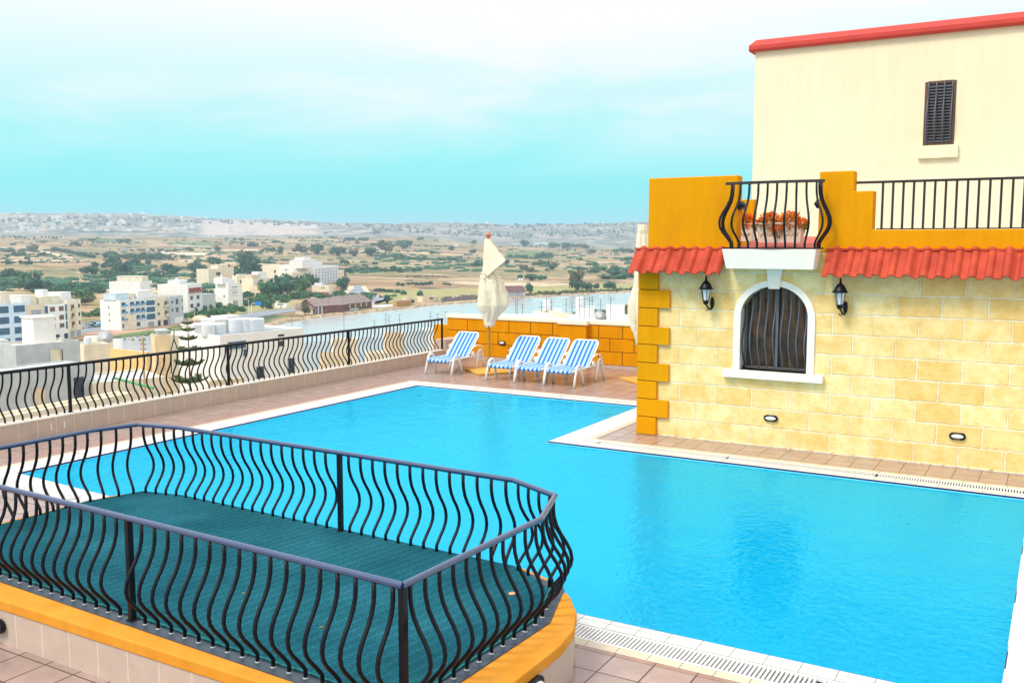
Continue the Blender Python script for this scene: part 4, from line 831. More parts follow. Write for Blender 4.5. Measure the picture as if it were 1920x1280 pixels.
def plant(px, py, w, h, kind, label=None, tree=False, name=None, grp=None, D=None):
    P = hit(px, py) if D is None else gp(px, D, zt(*gp(px, D).xy)); D = hypot(P.x, P.y); W_ = w*D/FOC; H_ = h*D/FOC; me = vr.choice(CR[kind])
    fz = .6 if kind in 'lk' else 1.0
    if tree:
        r = empty(name or 'tree', P, vr.uniform(0, 6), label, 'tree', grp); t = bpy.data.objects.new('trunk', TRUNK); C.objects.link(t); t.parent = r; t.scale = (H_*.8, H_*.8, H_*.8)
        c = bpy.data.objects.new('crown', me); C.objects.link(c); c.parent = r; c.scale = (W_/2*1.1, W_/2*1.1, H_*.9/fz); c.location = (0, 0, H_*.02)
    else:
        r = bpy.data.objects.new(name or 'shrub', me); C.objects.link(r); r.location = P-Vector((0, 0, .4)); r.scale = (W_/2, W_/2*1.0, H_*.95/fz); r.rotation_euler.z = vr.uniform(0, 6); 
        sz = 'small' if W_ < 9 else 'mid-sized' if W_ < 17 else 'wide'; cl = {'d': 'round dark green', 'm': 'round bright green', 'o': 'round olive', 'l': 'low dark green', 'k': 'low bright green'}[kind]; w_ = where(px, D)
        tag(r, label or sz+' '+cl+' shrub '+w_, 'shrub', grp or 'shrubs '+w_)
    return r
# named trees (column, row of the foot, width, height)
for a in [(468, 512, 46, 34, 'd', 'largest dark tree standing above the village on the left of the white hotel block'), (525, 560, 56, 40, 'd', 'broad dark tree mass below the village in front of the big white block'), (503, 556, 34, 26, 'm', 'bushy green tree at the left foot of the village clump'),
          (562, 548, 36, 30, 'm', 'green tree left of the small house with the brick-red base'), (586, 540, 26, 24, 'd', 'dark tree against the foot of the white hotel block'), (642, 545, 26, 24, 'd', 'dark tree beside the start of the winding road'),
          (645, 522, 16, 14, 'd', 'small dark tree beside the upper end of the hotel'), (572, 592, 18, 22, 'o', 'olive-green tree at the left end of the rusty sheds'), (448, 575, 18, 17, 'd', 'small dark tree right of the stepped white block'),
          (460, 500, 30, 26, 'o', 'hazy olive tree behind the village'), (400, 500, 30, 15, 'd', 'dark tree behind the cream village house'), (438, 528, 40, 26, 'd', 'dark trees hugging the cream village house'), (486, 530, 24, 22, 'd', 'dark tree between the cream cottage and the stone tower house'),
          (565, 478, 28, 16, 'o', 'first tree from the left of the tree row above the hotel'), (597, 478, 26, 18, 'd', 'second tree from the left of the tree row above the hotel'), (634, 481, 28, 16, 'd', 'third tree of the row above the hotel roof'), (663, 481, 18, 12, 'o', 'small pale tree in the row right of the hotel roof'),
          (690, 481, 30, 15, 'd', 'fifth tree of the row, right of the hotel roof'), (722, 476, 36, 22, 'o', 'tall hazy tree ending the tree row'), (762, 467, 34, 15, 'd', 'dark tree on the crest above the middle fields'),
          (525, 478, 10, 14, 'd', 'narrow upright tree standing alone in the fields'), (1078, 541, 30, 32, 'o', 'tall hazy tree by the far shore of the inlet'), (1083, 545, 26, 18, 'd', 'dark low tree at the foot of the tall shore tree'), (1104, 545, 18, 14, 'd', 'small umbrella pine, first right of the tall shore tree'),
          (1119, 544, 14, 11, 'd', 'small umbrella pine, second right of the tall shore tree'), (1143, 543, 24, 14, 'd', 'wide umbrella pine near the folded parasol at the corner'), (992, 550, 16, 18, 'd', 'round dark tree right of the grey shed'), (788, 559, 14, 12, 'd', 'small dark tree above the ochre ruin'),
          (724, 570, 14, 13, 'd', 'small tree on the bank right of the rusty sheds'), (986, 463, 20, 12, 'd', 'dark tree on the far fields right of the parasol'), (893, 502, 22, 11, 'd', 'rounded tree just left of the folded parasol')]:
    plant(a[0], a[1], a[2], a[3], a[4], a[5], True)
for px, py, w, h, k in [(20, 523, 44, 15, 'd'), (65, 524, 40, 14, 'm'), (5, 541, 20, 9, 'd'), (66, 546, 58, 20, 'd'), (58, 534, 26, 12, 'd'), (125, 543, 42, 9, 'l'), (150, 548, 30, 10, 'l'), (165, 514, 34, 13, 'd'), (178, 501, 16, 9, 'd'), (196, 503, 18, 8, 'd'), (216, 497, 30, 13, 'd'), (214, 488, 26, 10, 'm'),
                        (232, 516, 34, 20, 'd'), (205, 522, 30, 7, 'l'), (235, 524, 40, 7, 'l'), (278, 521, 38, 8, 'l'), (318, 513, 34, 16, 'd'), (368, 511, 34, 19, 'd'), (344, 502, 0, 0, 'o'), (255, 500, 26, 13, 'd'), (262, 501, 18, 8, 'm'), (278, 497, 14, 8, 'd'), (205, 482, 14, 6, 'd'), (183, 479, 10, 5, 'd'), (243, 481, 12, 5, 'd'),
                        (300, 483, 14, 7, 'd'), (342, 483, 16, 5, 'k'), (352, 470, 12, 6, 'd'), (407, 471, 16, 8, 'd'), (103, 472, 12, 7, 'd'), (62, 474, 20, 12, 'o'), (15, 473, 26, 7, 'k'), (42, 472, 14, 5, 'k'), (135, 462, 7, 7, 'd'), (145, 462, 16, 8, 'o'), (83, 456, 14, 4, 'd'), (18, 496, 14, 7, 'd'), (25, 461, 10, 4, 'd'),
                        (118, 489, 10, 4, 'd'), (230, 454, 30, 6, 'k'), (170, 452, 20, 4, 'd'), (475, 463, 22, 7, 'd'), (455, 452, 14, 5, 'd'), (518, 456, 14, 5, 'd'), (500, 472, 14, 7, 'd'), (512, 472, 12, 7, 'd'), (610, 440, 8, 4, 'd'), (706, 441, 12, 9, 'd'), (625, 447, 8, 3, 'd'), (670, 458, 12, 5, 'd'), (700, 461, 20, 5, 'k'),
                        (155, 560, 40, 16, 'm'), (170, 552, 30, 12, 'd'), (190, 548, 24, 12, 'm'), (130, 552, 26, 8, 'l'), (300, 545, 16, 14, 'd'), (345, 560, 30, 12, 'm'), (350, 590, 46, 18, 'm'), (370, 580, 30, 12, 'm'), (405, 590, 36, 14, 'm'), (430, 582, 26, 12, 'm'), (385, 598, 40, 7, 'o'), (470, 572, 30, 14, 'm'), (500, 580, 24, 12, 'd'),
                        (455, 585, 26, 10, 'm'), (425, 560, 0, 0, 'd'), (160, 572, 44, 16, 'o'), (210, 608, 20, 7, 'm'), (600, 560, 40, 10, 'm'), (620, 562, 30, 10, 'm'), (640, 560, 40, 9, 'm'), (690, 552, 30, 5, 'k'), (730, 557, 24, 5, 'k'), (975, 525, 14, 9, 'd'), (1000, 527, 34, 12, 'd'), (1020, 524, 12, 6, 'd'), (1110, 513, 26, 8, 'd'),
                        (1145, 523, 56, 9, 'k'), (1160, 516, 50, 10, 'd'), (1130, 508, 30, 8, 'm'), (1180, 524, 30, 12, 'd'), (1002, 497, 12, 6, 'd'), (1111, 476, 20, 6, 'd'), (1175, 490, 26, 8, 'd'), (1170, 475, 40, 9, 'd'), (1040, 465, 24, 9, 'd'), (1065, 466, 24, 10, 'd'), (1090, 466, 26, 9, 'd'), (1020, 484, 40, 10, 'd'),
                        (830, 548, 0, 0, 'd'), (834, 535, 8, 5, 'd'), (842, 536, 8, 5, 'd'), (888, 457, 12, 6, 'd'), (788, 451, 12, 6, 'd'), (845, 470, 16, 7, 'd'), (812, 477, 14, 6, 'd'), (885, 475, 18, 7, 'd'), (655, 487, 0, 0, 'd'), (295, 606, 0, 0, 'd'), (600, 600, 0, 0, 'm')]:
    if w: plant(px, py, w, h, k)
# random scatter over the fields
cnt = 0
while cnt < 130:
    px = vr.uniform(-60, 1230); D = 1/vr.uniform(1/3300, 1/1000); 
    y_ = vr.random()
    if D < 1250 and px > 600: continue
    P = gp(px, D); n_ = noise.noise(Vector((P.x/260, P.y/260, 2)))
    if n_ < -.05: continue
    s = vr.uniform(4, 13)*(1+max(0, n_)); plant(px, 0, s*FOC/D, s*.5*FOC/D, vr.choice('ddlkmo'), D=D); cnt += 1
def scatter_scrub():
    rnd = random.Random(31); mb = MB(); vs0 = []
    k = 0
    while k < 1000:
        px = rnd.uniform(-80, 1230); D = 1/rnd.uniform(1/3600, 1/930)
        if (D < 1250 and px > 600): continue
        P = gp(px, D); n_ = noise.noise(Vector((P.x/200, P.y/140, 12)))+.5*noise.noise(Vector((P.x/60, P.y/60, 2)))
        if n_ < .02: continue
        s = rnd.uniform(1.5, 5)*(1+n_); z = zt(P.x, P.y); M_ = Matrix.Rotation(rnd.uniform(0, 3), 4, 'Z')
        mb.sphere((P.x, P.y, z+s*.15), (s*rnd.uniform(1, 2.2), s, s*.55), 5, M_); mb.sphere((P.x+s, P.y+s*.3, z+s*.1), (s*.8, s*.7, s*.45), 5, M_); k += 1
    o = mb.build('field_scrub', M['leafdark']); tag(o, kind='stuff')
scatter_scrub()
# belts of scrub nobody could count
def belt(name, spans, dens, hm, label_kind='m', seed=3, jit=2.0):
    rnd = random.Random(seed); mb = MB(); bm_ = {}
    src = crown_mesh('b', seed, 4, 60, .32, M['leafdark']); V0 = [v.co.copy() for v in src.vertices]; F0 = [tuple(p.vertices) for p in src.polygons]
    for x0, y0, x1, y1 in spans:
        n = max(2, int(abs(x1-x0)/dens))
        for i in range(n):
            u = rnd.random(); P = hit(x0+(x1-x0)*u, y0+(y1-y0)*u+rnd.uniform(-jit, jit)*.5); D = hypot(P.x, P.y); s = hm*D/FOC*rnd.uniform(.5, 1.2)
            ca, sa = cos(u*50), sin(u*50); mb.add([(P.x+(v.x*ca-v.y*sa)*s*1.1, P.y+(v.x*sa+v.y*ca)*s*1.1, P.z-.3+v.z*s*.9) for v in V0], F0)
    o = mb.build(name, {'d': M['leafdark'], 'm': M['leafmid'], 'o': M['leafolive']}[label_kind]); tag(o, kind='stuff'); return o
belt('scrub_belt', [(635, 509, 700, 508), (690, 509, 790, 509), (740, 487, 865, 488), (715, 482, 760, 484), (640, 452, 690, 451), (100, 470, 190, 486), (120, 472, 160, 482), (950, 484, 1030, 485), (740, 536, 810, 534), (700, 545, 760, 552)], 2.6, 5.5, 'd', 3, 2.5)
belt('hedgerow', [(20, 479, 140, 476), (150, 455, 240, 457), (400, 459, 480, 455), (410, 449, 520, 452), (540, 447, 640, 446), (560, 454, 690, 452), (780, 462, 850, 463), (640, 469, 700, 464), (420, 476, 520, 473), (220, 470, 330, 472), (0, 494, 160, 492), (300, 470, 400, 468), (1040, 470, 1180, 472), (960, 462, 1040, 463), (760, 520, 860, 519), (1010, 490, 1120, 492), (860, 478, 900, 480), (740, 473, 800, 472), (800, 495, 870, 492)], 3.6, 2.6, 'd', 5, 1.6)
belt('scrub_belt', [(960, 556, 1060, 553), (1000, 552, 1110, 548), (1100, 549, 1190, 546), (1060, 550, 1190, 544)], 1.7, 6, 'o', 7, 3)
belt('reed_bed', [(1060, 606, 1115, 592), (1110, 598, 1150, 590), (1150, 590, 1215, 580), (1100, 606, 1215, 588)], 1.0, 11, 'o', 8, 5)
belt('bank_grass', [(215, 636, 300, 628), (300, 626, 375, 612), (230, 640, 270, 638), (340, 616, 400, 608)], 2.2, 3.5, 'm', 9, 5)
belt('scrub_belt', [(340, 598, 440, 585), (330, 580, 430, 572), (455, 572, 545, 566), (480, 562, 600, 556), (150, 595, 190, 590), (600, 566, 700, 560)], 2.6, 9, 'm', 10, 7)
belt('scrub_belt', [(0, 540, 70, 538), (60, 548, 140, 545), (120, 553, 200, 548), (190, 515, 250, 520), (150, 545, 215, 530), (290, 520, 330, 515), (0, 520, 70, 522), (360, 520, 480, 512), (420, 545, 470, 540), (440, 560, 560, 545), (330, 560, 400, 552), (350, 585, 430, 572), (620, 552, 680, 562), (200, 500, 260, 503), (190, 484, 330, 486)], 2.3, 8, 'd', 33, 5)
belt('ridge_woods', [(0, 415, 200, 413), (180, 411, 420, 418), (60, 420, 260, 424), (420, 418, 620, 423), (640, 424, 780, 427), (700, 431, 900, 436), (820, 426, 1000, 427), (880, 440, 1190, 444), (960, 424, 1190, 423), (780, 437, 1000, 448), (0, 446, 70, 448), (1000, 433, 1190, 436)], 4.2, 3.2, 'd', 11, 5)
# shore rocks
rk = MB(); rr2 = random.Random(4)
for (a, b) in zip(RIV[5:21], RIV[6:22]):
    n = int(abs(b[0]-a[0])/1.8)+1
    for i in range(n):
        u = rr2.random(); p = fp(a[0]+(b[0]-a[0])*u, a[1]+(b[1]-a[1])*u-rr2.uniform(-.3, 1.6)); s = rr2.uniform(.6, 2.0)
        rk.sphere((p.x, p.y, Z0+.2), (s*1.6, s*1.2, s*.75), 6, Matrix.Rotation(rr2.uniform(0, 3), 4, 'Z'))
tag(rk.build('shore_rocks', M['rock']), kind='stuff')
# ============================================================ buildings
def block(name, label, cat, pl, Dl, pr, Dr, zb, ztop, depth, m, wins=(), side_wins=(), huts=(), parapet=.8, group=None, tanks=(), roof=None, below=3, bands=()):
    """facade from column pl at Dl to column pr at Dr; local x along the facade, local y into the block"""
    A = gp(pl, Dl, zb); B = gp(pr, Dr, zb); v = B-A; W_ = v.length; H_ = ztop-zb
    r = empty(name, A, atan2(v.y, v.x), label, cat, group)
    q = MB(); q.box(0, W_, 0, depth, -below, H_-parapet); q.build('wall', m, r)
    t = .25 if W_ > 6 else .15; q = MB(); q.box(0, W_, 0, t, H_-parapet, H_); q.box(0, W_, depth-t, depth, H_-parapet, H_); q.box(0, t, t, depth-t, H_-parapet, H_); q.box(W_-t, W_, t, depth-t, H_-parapet, H_); q.build('parapet', m, r)
    q = MB(); q.box(t, W_-t, t, depth-t, H_-parapet, H_-parapet+.06); q.build('roof', roof or M['roofgrey'], r)
    def pane(u0, u1, v0, v1, mm, side=False, fr=None, sill=True, bal=None):
        x0, x1, z0, z1 = u0*(depth if side else W_), u1*(depth if side else W_), v0*H_, v1*H_
        MX = Matrix.Identity(4) if not side else Matrix.Translation((0, depth, 0)) @ Matrix.Rotation(-pi/2, 4, 'Z')
        if side == 'R': MX = Matrix.Translation((W_, 0, 0)) @ Matrix.Rotation(pi/2, 4, 'Z')
        q = MB(); f = fr or m; e = .1
        q.box(x0-e, x0, -.10, .0, z0-e, z1+e, MX); q.box(x1, x1+e, -.10, .0, z0-e, z1+e, MX); q.box(x0, x1, -.10, 0, z1, z1+e, MX); q.box(x0, x1, -.16, 0, z0-e, z0, MX)
        o = q.build('window', f, r); q = MB(); q.box(x0, x1, -.03, .0, z0, z1, MX); q.build('pane', mm, o)
        if bal:
            q = MB(); q.box(x0-.5, x1+.5, -1.1, -.17, z0-.2, z0-.05, MX); bo = q.build('balcony', bal[1], r)
            q = MB(); q.box(x0-.5, x1+.5, -1.1, -1.02, z0-.049, z0+.9, MX); q.build('balustrade', bal[0], bo)
    for w_ in wins: pane(*w_[:5], side=False, **(w_[5] if len(w_) > 5 else {}))
    for w_ in side_wins: pane(*w_[:5], side=(w_[6] if len(w_) > 6 else True), **(w_[5] if len(w_) > 5 else {}))
    for (u0, u1, d0, d1, h, mm) in huts:
        q = MB(); q.box(u0*W_, u1*W_, d0*depth, d1*depth, H_-parapet+.07, H_+h); q.box(u0*W_-.15, u1*W_+.15, d0*depth-.15, d1*depth+.15, H_+h, H_+h+.18); q.build('roof_hut', mm, r)
    for (u, d, rad, h) in tanks:
        q = MB(); q.lathe([(rad*.96, H_-parapet+.08), (rad, H_-parapet+.3), (rad, H_-parapet+h-.15), (rad*.85, H_-parapet+h-.03), (rad*.2, H_-parapet+h)], (u*W_, d*depth, 0), 14); q.build('water_tank', M['cloth2'], r, smooth='auto')
    for (z0, z1, e, mm) in bands:
        q = MB(); q.box(-.02, W_+.02, -e, -.001, z0*H_, z1*H_); q.build('floor_band', mm, r)
    return r
def grid(us, vs, mm, opt=None): return [(a, b, c, d, mm)+((opt,) if opt else ()) for a, b in us for c, d in vs]
def gz(py, px, D): return zat(py, D, px)
PB, PN = M['paneblue'], M['pane']; BW = M['bwhite']
# ---- the street front across the inlet, left to right
fl4 = [(.04, .19), (.28, .44), (.53, .69), (.78, .94)]
block('office_block', 'pale blue-grey office block with wide dark blue window bands at the left edge', 'building', -45, 440, 45, 452, Z0, gz(568, 20, 450), 14, M['bblue'], grid([(.05, .36), (.40, .62), (.72, .97)], fl4, PB, dict(fr=BW)), huts=[(.55, .75, .2, .6, 4.5, M['tan2'])], tanks=[(.85, .5, 1, 1.6)])
block('apartment_block', 'beige apartment block with enclosed timber balconies beside the blue-grey offices', 'building', 45.5, 452.5, 79, 460, Z0, gz(571, 60, 455), 13, M['tan'], grid([(.25, .8)], [(.12, .27), (.36, .54), (.62, .86)], M['roofgrey'], dict(fr=M['tan2'], bal=(M['tan2'], M['tan']))), huts=[(0, .55, .2, .9, 3.8, BW), (.6, 1.0, .3, .9, 3.2, M['tan2'])])
block('apartment_block', 'white apartment block with paired dark windows and stacked dark side balconies', 'building', 79.5, 460, 122, 470, Z0, gz(570, 100, 465), 13, BW, grid([(.22, .45), (.62, .84)], [(.34, .46), (.56, .69), (.80, .93)], M['brownwood'], dict(fr=M['bwhite'])) + grid([(.0, .14), (.90, .99)], [(.30, .50), (.53, .74), (.77, .97)], PB) + grid([(.1, .3), (.4, .6), (.8, .98)], [(.02, .17)], PN), huts=[(.05, .95, .25, .9, 3.2, M['tan2']), (.25, .5, .3, .6, 6.2, BW)])
block('apartment_block', 'cream apartment block with small balconies at the right end of the left-hand row', 'building', 122.5, 470, 148, 480, Z0, gz(562, 140, 475), 13, M['tan2'], grid([(.25, .5)], [(.30, .44), (.52, .66), (.74, .88)], M['brownwood'], dict(bal=(M['tan'], M['tan']))) + grid([(.78, .92)], [(.34, .44), (.56, .66), (.78, .88)], PN) + grid([(.1, .45), (.55, .9)], [(.03, .2)], M['roofgrey']), huts=[(-.0, .7, .2, .9, 3.4, BW)])
bbal = dict(fr=M['bluewood'], bal=(M['bluewood'], BW))
block('apartment_block', 'white apartment block with four columns of blue balconies', 'building', 222, 502, 269, 516, Z0, gz(561, 245, 508), 12, BW, grid([(.06, .2), (.40, .54), (.63, .77), (.84, .97)], [(.33, .45), (.56, .68), (.79, .91)], PN, bbal) + grid([(.06, .2), (.63, .77)], [(.10, .22)], PB, dict(fr=M['bluewood'])) + grid([(.28, .34)], [(.1, .28)], PN), side_wins=[(.42, .47, .72, .80, PN), (.42, .47, .50, .58, PN), (.42, .47, .3, .38, PN)], huts=[(.0, .5, .2, .8, 3, M['bblue']), (.6, .9, .4, .9, 2.4, M['tan2'])], tanks=[(.75, .3, .8, 1.5)])
block('apartment_block', 'narrow block with three wide blue-grey glazed balconies beside the blue balconied block', 'building', 269.3, 516, 289, 522, Z0, gz(560, 280, 520), 15, BW, grid([(.12, .92)], [(.28, .48), (.54, .72), (.78, .95)], M['paneblue'], dict(fr=M['bblue'])) + grid([(.2, .8)], [(.02, .2)], M['roofgrey']))
block('apartment_block', 'cream apartment block with central timber balconies, second from the right in its row', 'building', 289.3, 522, 315, 530, Z0, gz(556, 300, 526), 15, M['tan2'], grid([(.62, .86)], [(.34, .52), (.66, .84)], M['brownwood'], dict(bal=(M['tan2'], M['tan2']))) + grid([(.12, .26)], [(.38, .48), (.7, .8)], PN) + grid([(.1, .3), (.5, .95)], [(.02, .2)], PN), huts=[(-.9, .1, .2, .8, 3.4, BW)], tanks=[(.5, .4, .9, 1.6), (.7, .4, .9, 1.6)])
block('concrete_block', 'unfinished grey concrete block at the right end of the blue balconied row', 'building', 316, 528, 341, 545, Z0, gz(555, 330, 536), 12, M['bgrey'], grid([(.42, .62)], [(.42, .60), (.70, .90)], PN, dict(fr=M['tan2'])) + grid([(.1, .22), (.9, .98)], [(.48, .58), (.76, .86)], PN) + grid([(.3, .95)], [(.02, .24)], BW))
block('low_annex', 'small low cream annex with a sloping yard wall left of the blue balconied block', 'building', 190, 520, 222, 503, Z0, gz(590, 205, 510), 8, M['tan2'], parapet=.5)
# ---- second row
block('white_house', 'flat-roofed white house with a beige top storey behind the blue balconied block', 'house', 262, 572, 284, 586, Z0, gz(527, 272, 578), 18, BW, grid([(.80, .88), (.92, .98)], [(.82, .9)], PN), huts=[(.38, .95, .1, .9, 2.6, M['tan2'])], tanks=[(.5, .3, .6, 1)])
block('white_house', 'small white house with one wide dark opening squeezed behind the cream block', 'house', 262, 545, 288, 555, Z0, gz(550, 270, 550), 12, BW, grid([(.25, .85)], [(.86, .95)], PB))
block('white_house', 'large white house with a blank side wall and a brick-red top balcony', 'house', 350, 592, 377, 608, Z0, gz(532, 362, 600), 19, BW, [(.08, .95, .74, .88, M['redpaint'], dict(bal=(M['redpaint'], M['redpaint']))), (.15, .35, .5, .62, PB), (.6, .8, .5, .62, PN), (.15, .35, .25, .37, PN), (.6, .8, .25, .37, PN)], huts=[(.1, .6, .3, .7, 2.2, BW)], tanks=[(.3, .5, .8, 4.6)])
block('garage', 'low white shed with a long roof between the two white houses', 'shed', 377.5, 640, 402, 655, Z0, gz(551, 390, 648), 10, M['bgrey'])
block('white_house', 'stepped white block with a stair tower standing alone near the centre-left', 'house', 400, 668, 427, 660, Z0, gz(541, 410, 664), 14, BW, [(.65, .75, .55, .66, PN), (.3, .4, .2, .28, PN)], huts=[(.2, .6, .3, .9, 5.5, BW)])
block('white_house', 'tall white stair tower and flats with stacked balconies joined to the stepped white block', 'house', 426, 659, 447, 664, Z0, gz(530, 436, 662), 14, BW, [(.35, .85, .76, .84, PN, dict(bal=(BW, BW))), (.35, .85, .54, .62, PN, dict(bal=(BW, BW))), (.4, .85, .06, .28, M['roofgrey'])], huts=[(-.25, .35, .2, .9, 3.2, BW)], tanks=[(0.02, .5, .5, 5.8)])
# ---- village
block('village_house', 'cream village house with a dark recessed balcony left of the dark trees', 'house', 391, 990, 418, 1005, Z0, gz(504, 404, 1000), 16, M['tan2'], [(.5, .8, .62, .8, PN), (.5, .8, .2, .4, PN)], huts=[(.9, 1.6, .3, .9, 3.5, M['tan2'])])
block('village_house', 'second cream village house half hidden behind the dark trees', 'house', 418, 1030, 438, 1040, Z0, gz(501, 428, 1035), 16, M['tan2'])
block('cottage', 'small cream cottage with a crenellated roofline', 'house', 443, 900, 472, 905, Z0, gz(517, 457, 900), 12, M['tan2'], [(.2, .3, .5, .68, PN), (.62, .75, .5, .68, PN)], huts=[(.2, .65, .2, .8, 1.0, M['tan2'])])
block('stone_house', 'plain stone house, lower part of the stone group', 'house', 468, 800, 489, 792, Z0, gz(536, 478, 797), 12, M['tan'], parapet=.4)
block('stone_house', 'tall stone tower house with a buttressed grey front beside the dark trees', 'house', 474, 812, 512, 826, Z0, gz(522, 490, 818), 14, M['tan2'], [(.8, .9, .65, .75, PN), (.55, .62, .4, .5, PN)], huts=[(.1, .5, .3, .9, 3, M['tan']), (.45, .9, .4, .95, 5, BW)])
block('stone_house', 'low cream stone range below the big white block', 'house', 520, 905, 560, 915, Z0, gz(519, 540, 910), 14, M['tan'], grid([(.2, .28), (.5, .58), (.8, .88)], [(.45, .65)], PN))
block('cream_house', 'cream stepped house above the stone range', 'house', 548, 930, 570, 940, Z0, gz(511, 560, 935), 12, M['tan2'], [(.25, .4, .5, .7, PN), (.65, .85, .4, .8, PN)])
block('cream_house', 'long cream gabled house at the left of the big white block', 'house', 492, 1020, 523, 1010, Z0, gz(497, 508, 1015), 16, M['tan2'], [(.7, .8, .6, .75, PN)])
block('white_block', 'big blank white apartment side wall in the middle of the village', 'building', 522, 1000, 590, 990, Z0, gz(497, 556, 995), 16, BW, [(.19, .23, .72, .8, PN), (.41, .45, .72, .8, PN)], huts=[(.47, .95, .3, .95, 3.5, mat('yellow_render', (.85, .68, .36), .8, .1, .3)), (.6, .75, .3, .6, 6, BW)])
hw = block('hotel', 'white hotel with tiers of small pale blue balconies, the tallest block of the village', 'building', 590, 970, 634, 1050, Z0, gz(499, 612, 1010), 22, BW, grid([(.03+.122*i, .09+.122*i) for i in range(8)], [(.12, .20), (.29, .37), (.46, .54), (.63, .71), (.80, .88)], M['bluewood'], dict(bal=(M['bblue'], BW))), huts=[(-.22, .35, .3, .9, 7, BW), (.3, .65, .4, .9, 4.5, BW), (-.1, .2, .4, .8, 9.5, BW)])
block('cream_house', 'pale cream flats seen edge-on at the right end of the hotel', 'building', 634.5, 1052, 645, 1090, Z0, gz(507, 640, 1070), 16, M['tan2'])
block('small_house', 'small cream house with a brick-red lower storey below the hotel', 'house', 584, 800, 616, 796, Z0, gz(535, 600, 798), 10, M['tan2'], [(.55, .62, .68, .82, PB), (.66, .73, .68, .82, PB)], bands=[(0, .32, .3, M['redpaint'])], huts=[(.1, .5, .2, .8, 1.6, BW)])
block('low_wall_house', 'low brick-red yard building left of the small red-based house', 'shed', 568, 800, 584, 799, Z0, gz(546, 575, 800), 8, M['redpaint'], [(.3, .8, .2, .8, PN)], parapet=.3)
# ---- sheds and quay
def shed(label, pl, Dl, pr, Dr, ye, yr, depth, lean, wm, rm, panels=()):
    A = gp(pl, Dl, Z0); B = gp(pr, Dr, Z0); v = B-A; W_ = v.length; He = gz(ye, (pl+pr)/2, (Dl+Dr)/2)-Z0; Hr = gz(yr, (pl+pr)/2, (Dl+Dr)/2+depth/2)-Z0
    r = empty('shed', A, atan2(v.y, v.x), label, 'shed'); q = MB(); y1 = depth
    q.add([(x, y, z) for x in (0, W_) for y, z in ((0, -2), (0, He), (y1/2, Hr), (y1, He), (y1, -2))], [(0, 1, 2, 3, 4), (5, 6, 7, 8, 9), (0, 1, 6, 5), (3, 4, 9, 8)]); q.build('wall', wm, r)
    q = MB(); e = .8; sl = (Hr-He)/(y1/2)
    for s in (0, 1):
        a = [(-e, -e, He-sl*e+.05), (W_+e, -e, He-sl*e+.05), (W_+e, y1/2, Hr+.05), (-e, y1/2, Hr+.05)]
        if s: a = [(x, y1-y, z) for x, y, z in a]
        q.add(a+[(x, y, z+.15) for x, y, z in a], [(0, 1, 2, 3), (4, 5, 6, 7), (0, 1, 5, 4), (1, 2, 6, 5), (2, 3, 7, 6), (3, 0, 4, 7)])
    q.build('roof', rm, r)
    for (u0, u1, v0, v1, mm, nm) in panels:
        q = MB(); q.box(u0*W_, u1*W_, -.12, -.01, v0*He, v1*He); q.build(nm, mm, r)
    return r
shed('long rusty corrugated boat shed on the far shore, left and lower of the two', 588, 588, 643, 600, 572, 559, 16, 0, M['rust'], M['rustroof'], [(.02, .04, 0, .9, M['bgrey'], 'door'), (.10, .15, 0, .95, M['bblue'], 'sheet_panel'), (.22, .27, 0, .95, M['bblue'], 'sheet_panel'), (.5, .62, .1, .5, M['brownwood'], 'sheet_panel')])
shed('larger rusty boat shed on the far shore, right of the pair, with slatted walls', 643.5, 612, 696, 640, 567, 553, 18, 0, M['rust'], M['rustroof'], [(.08+.1*i, .12+.1*i, .35, .95, M['tan'] if i % 2 else M['brownwood'], 'slat_panel') for i in range(8)]+[(.2, .5, 0, .22, M['bblue'], 'sheet_panel')])
shed('cream lean-to hut at the left end of the rusty sheds', 552, 590, 585, 588, 578, 569, 14, 0, M['tan2'], M['rustroof'], [(.45, .85, .3, .7, PN, 'window')])
shed('grey metal shed with a dark pitched roof on the far shore right of the parasol', 953, 752, 985, 758, 546, 536, 14, 0, M['bgrey'], mat('dark_red_roof', (.16, .08, .08), .8, .2), [(.9, .97, .2, .8, BW, 'door')])
shed('low white quay hut at the foot of the rusty sheds', 697, 640, 742, 655, 575, 572, 8, 0, M['tan2'], BW, [(.2, .3, .1, .7, PN, 'window'), (.5, .6, .1, .7, PN, 'window')])
block('container', 'orange-brown container standing on the quay', 'container', 743, 648, 771, 655, Z0, gz(563.5, 757, 650), 5, mat('container_paint', (.55, .28, .08), .7, .3), parapet=.1)
block('ruin', 'small grey-brown ruin right of the orange container', 'ruin', 762, 668, 782, 672, Z0, gz(558, 770, 670), 6, M['tan'], [(.3, .7, .2, .7, PN)], parapet=.6)
block('ruin', 'roofless ochre stone ruin on the quay with one square opening', 'ruin', 792, 690, 822, 700, Z0, gz(555, 806, 695), 8, M['tan'], [(.42, .66, .45, .8, M['brownwood'])], parapet=1.2)
rw = MB(); rd = random.Random(12)
for i in range(26):
    px = 832+i*4.9; P = fp(px, 565.5-i*.36); h = rd.uniform(2.2, 4.6); rw.box(P.x-1.1, P.x+1.1, P.y-2, P.y+2, Z0, Z0+h, None)
tag(rw.build('scrap_row', mat('dark_scrap', (.13, .13, .15), .8, .6, .4, col2=(.35, .30, .27))), 'row of dark scrap and stored boats lining the quay left of the parasol', 'scrap')
block('billboard_truck', 'white box trailer parked beside the road left of the olive tree', 'trailer', 514, 652, 535, 648, Z0, gz(568.5, 525, 650), 3, BW, [(.2, .75, .62, .88, PB), (.45, .6, .05, .3, PB)], parapet=.1)
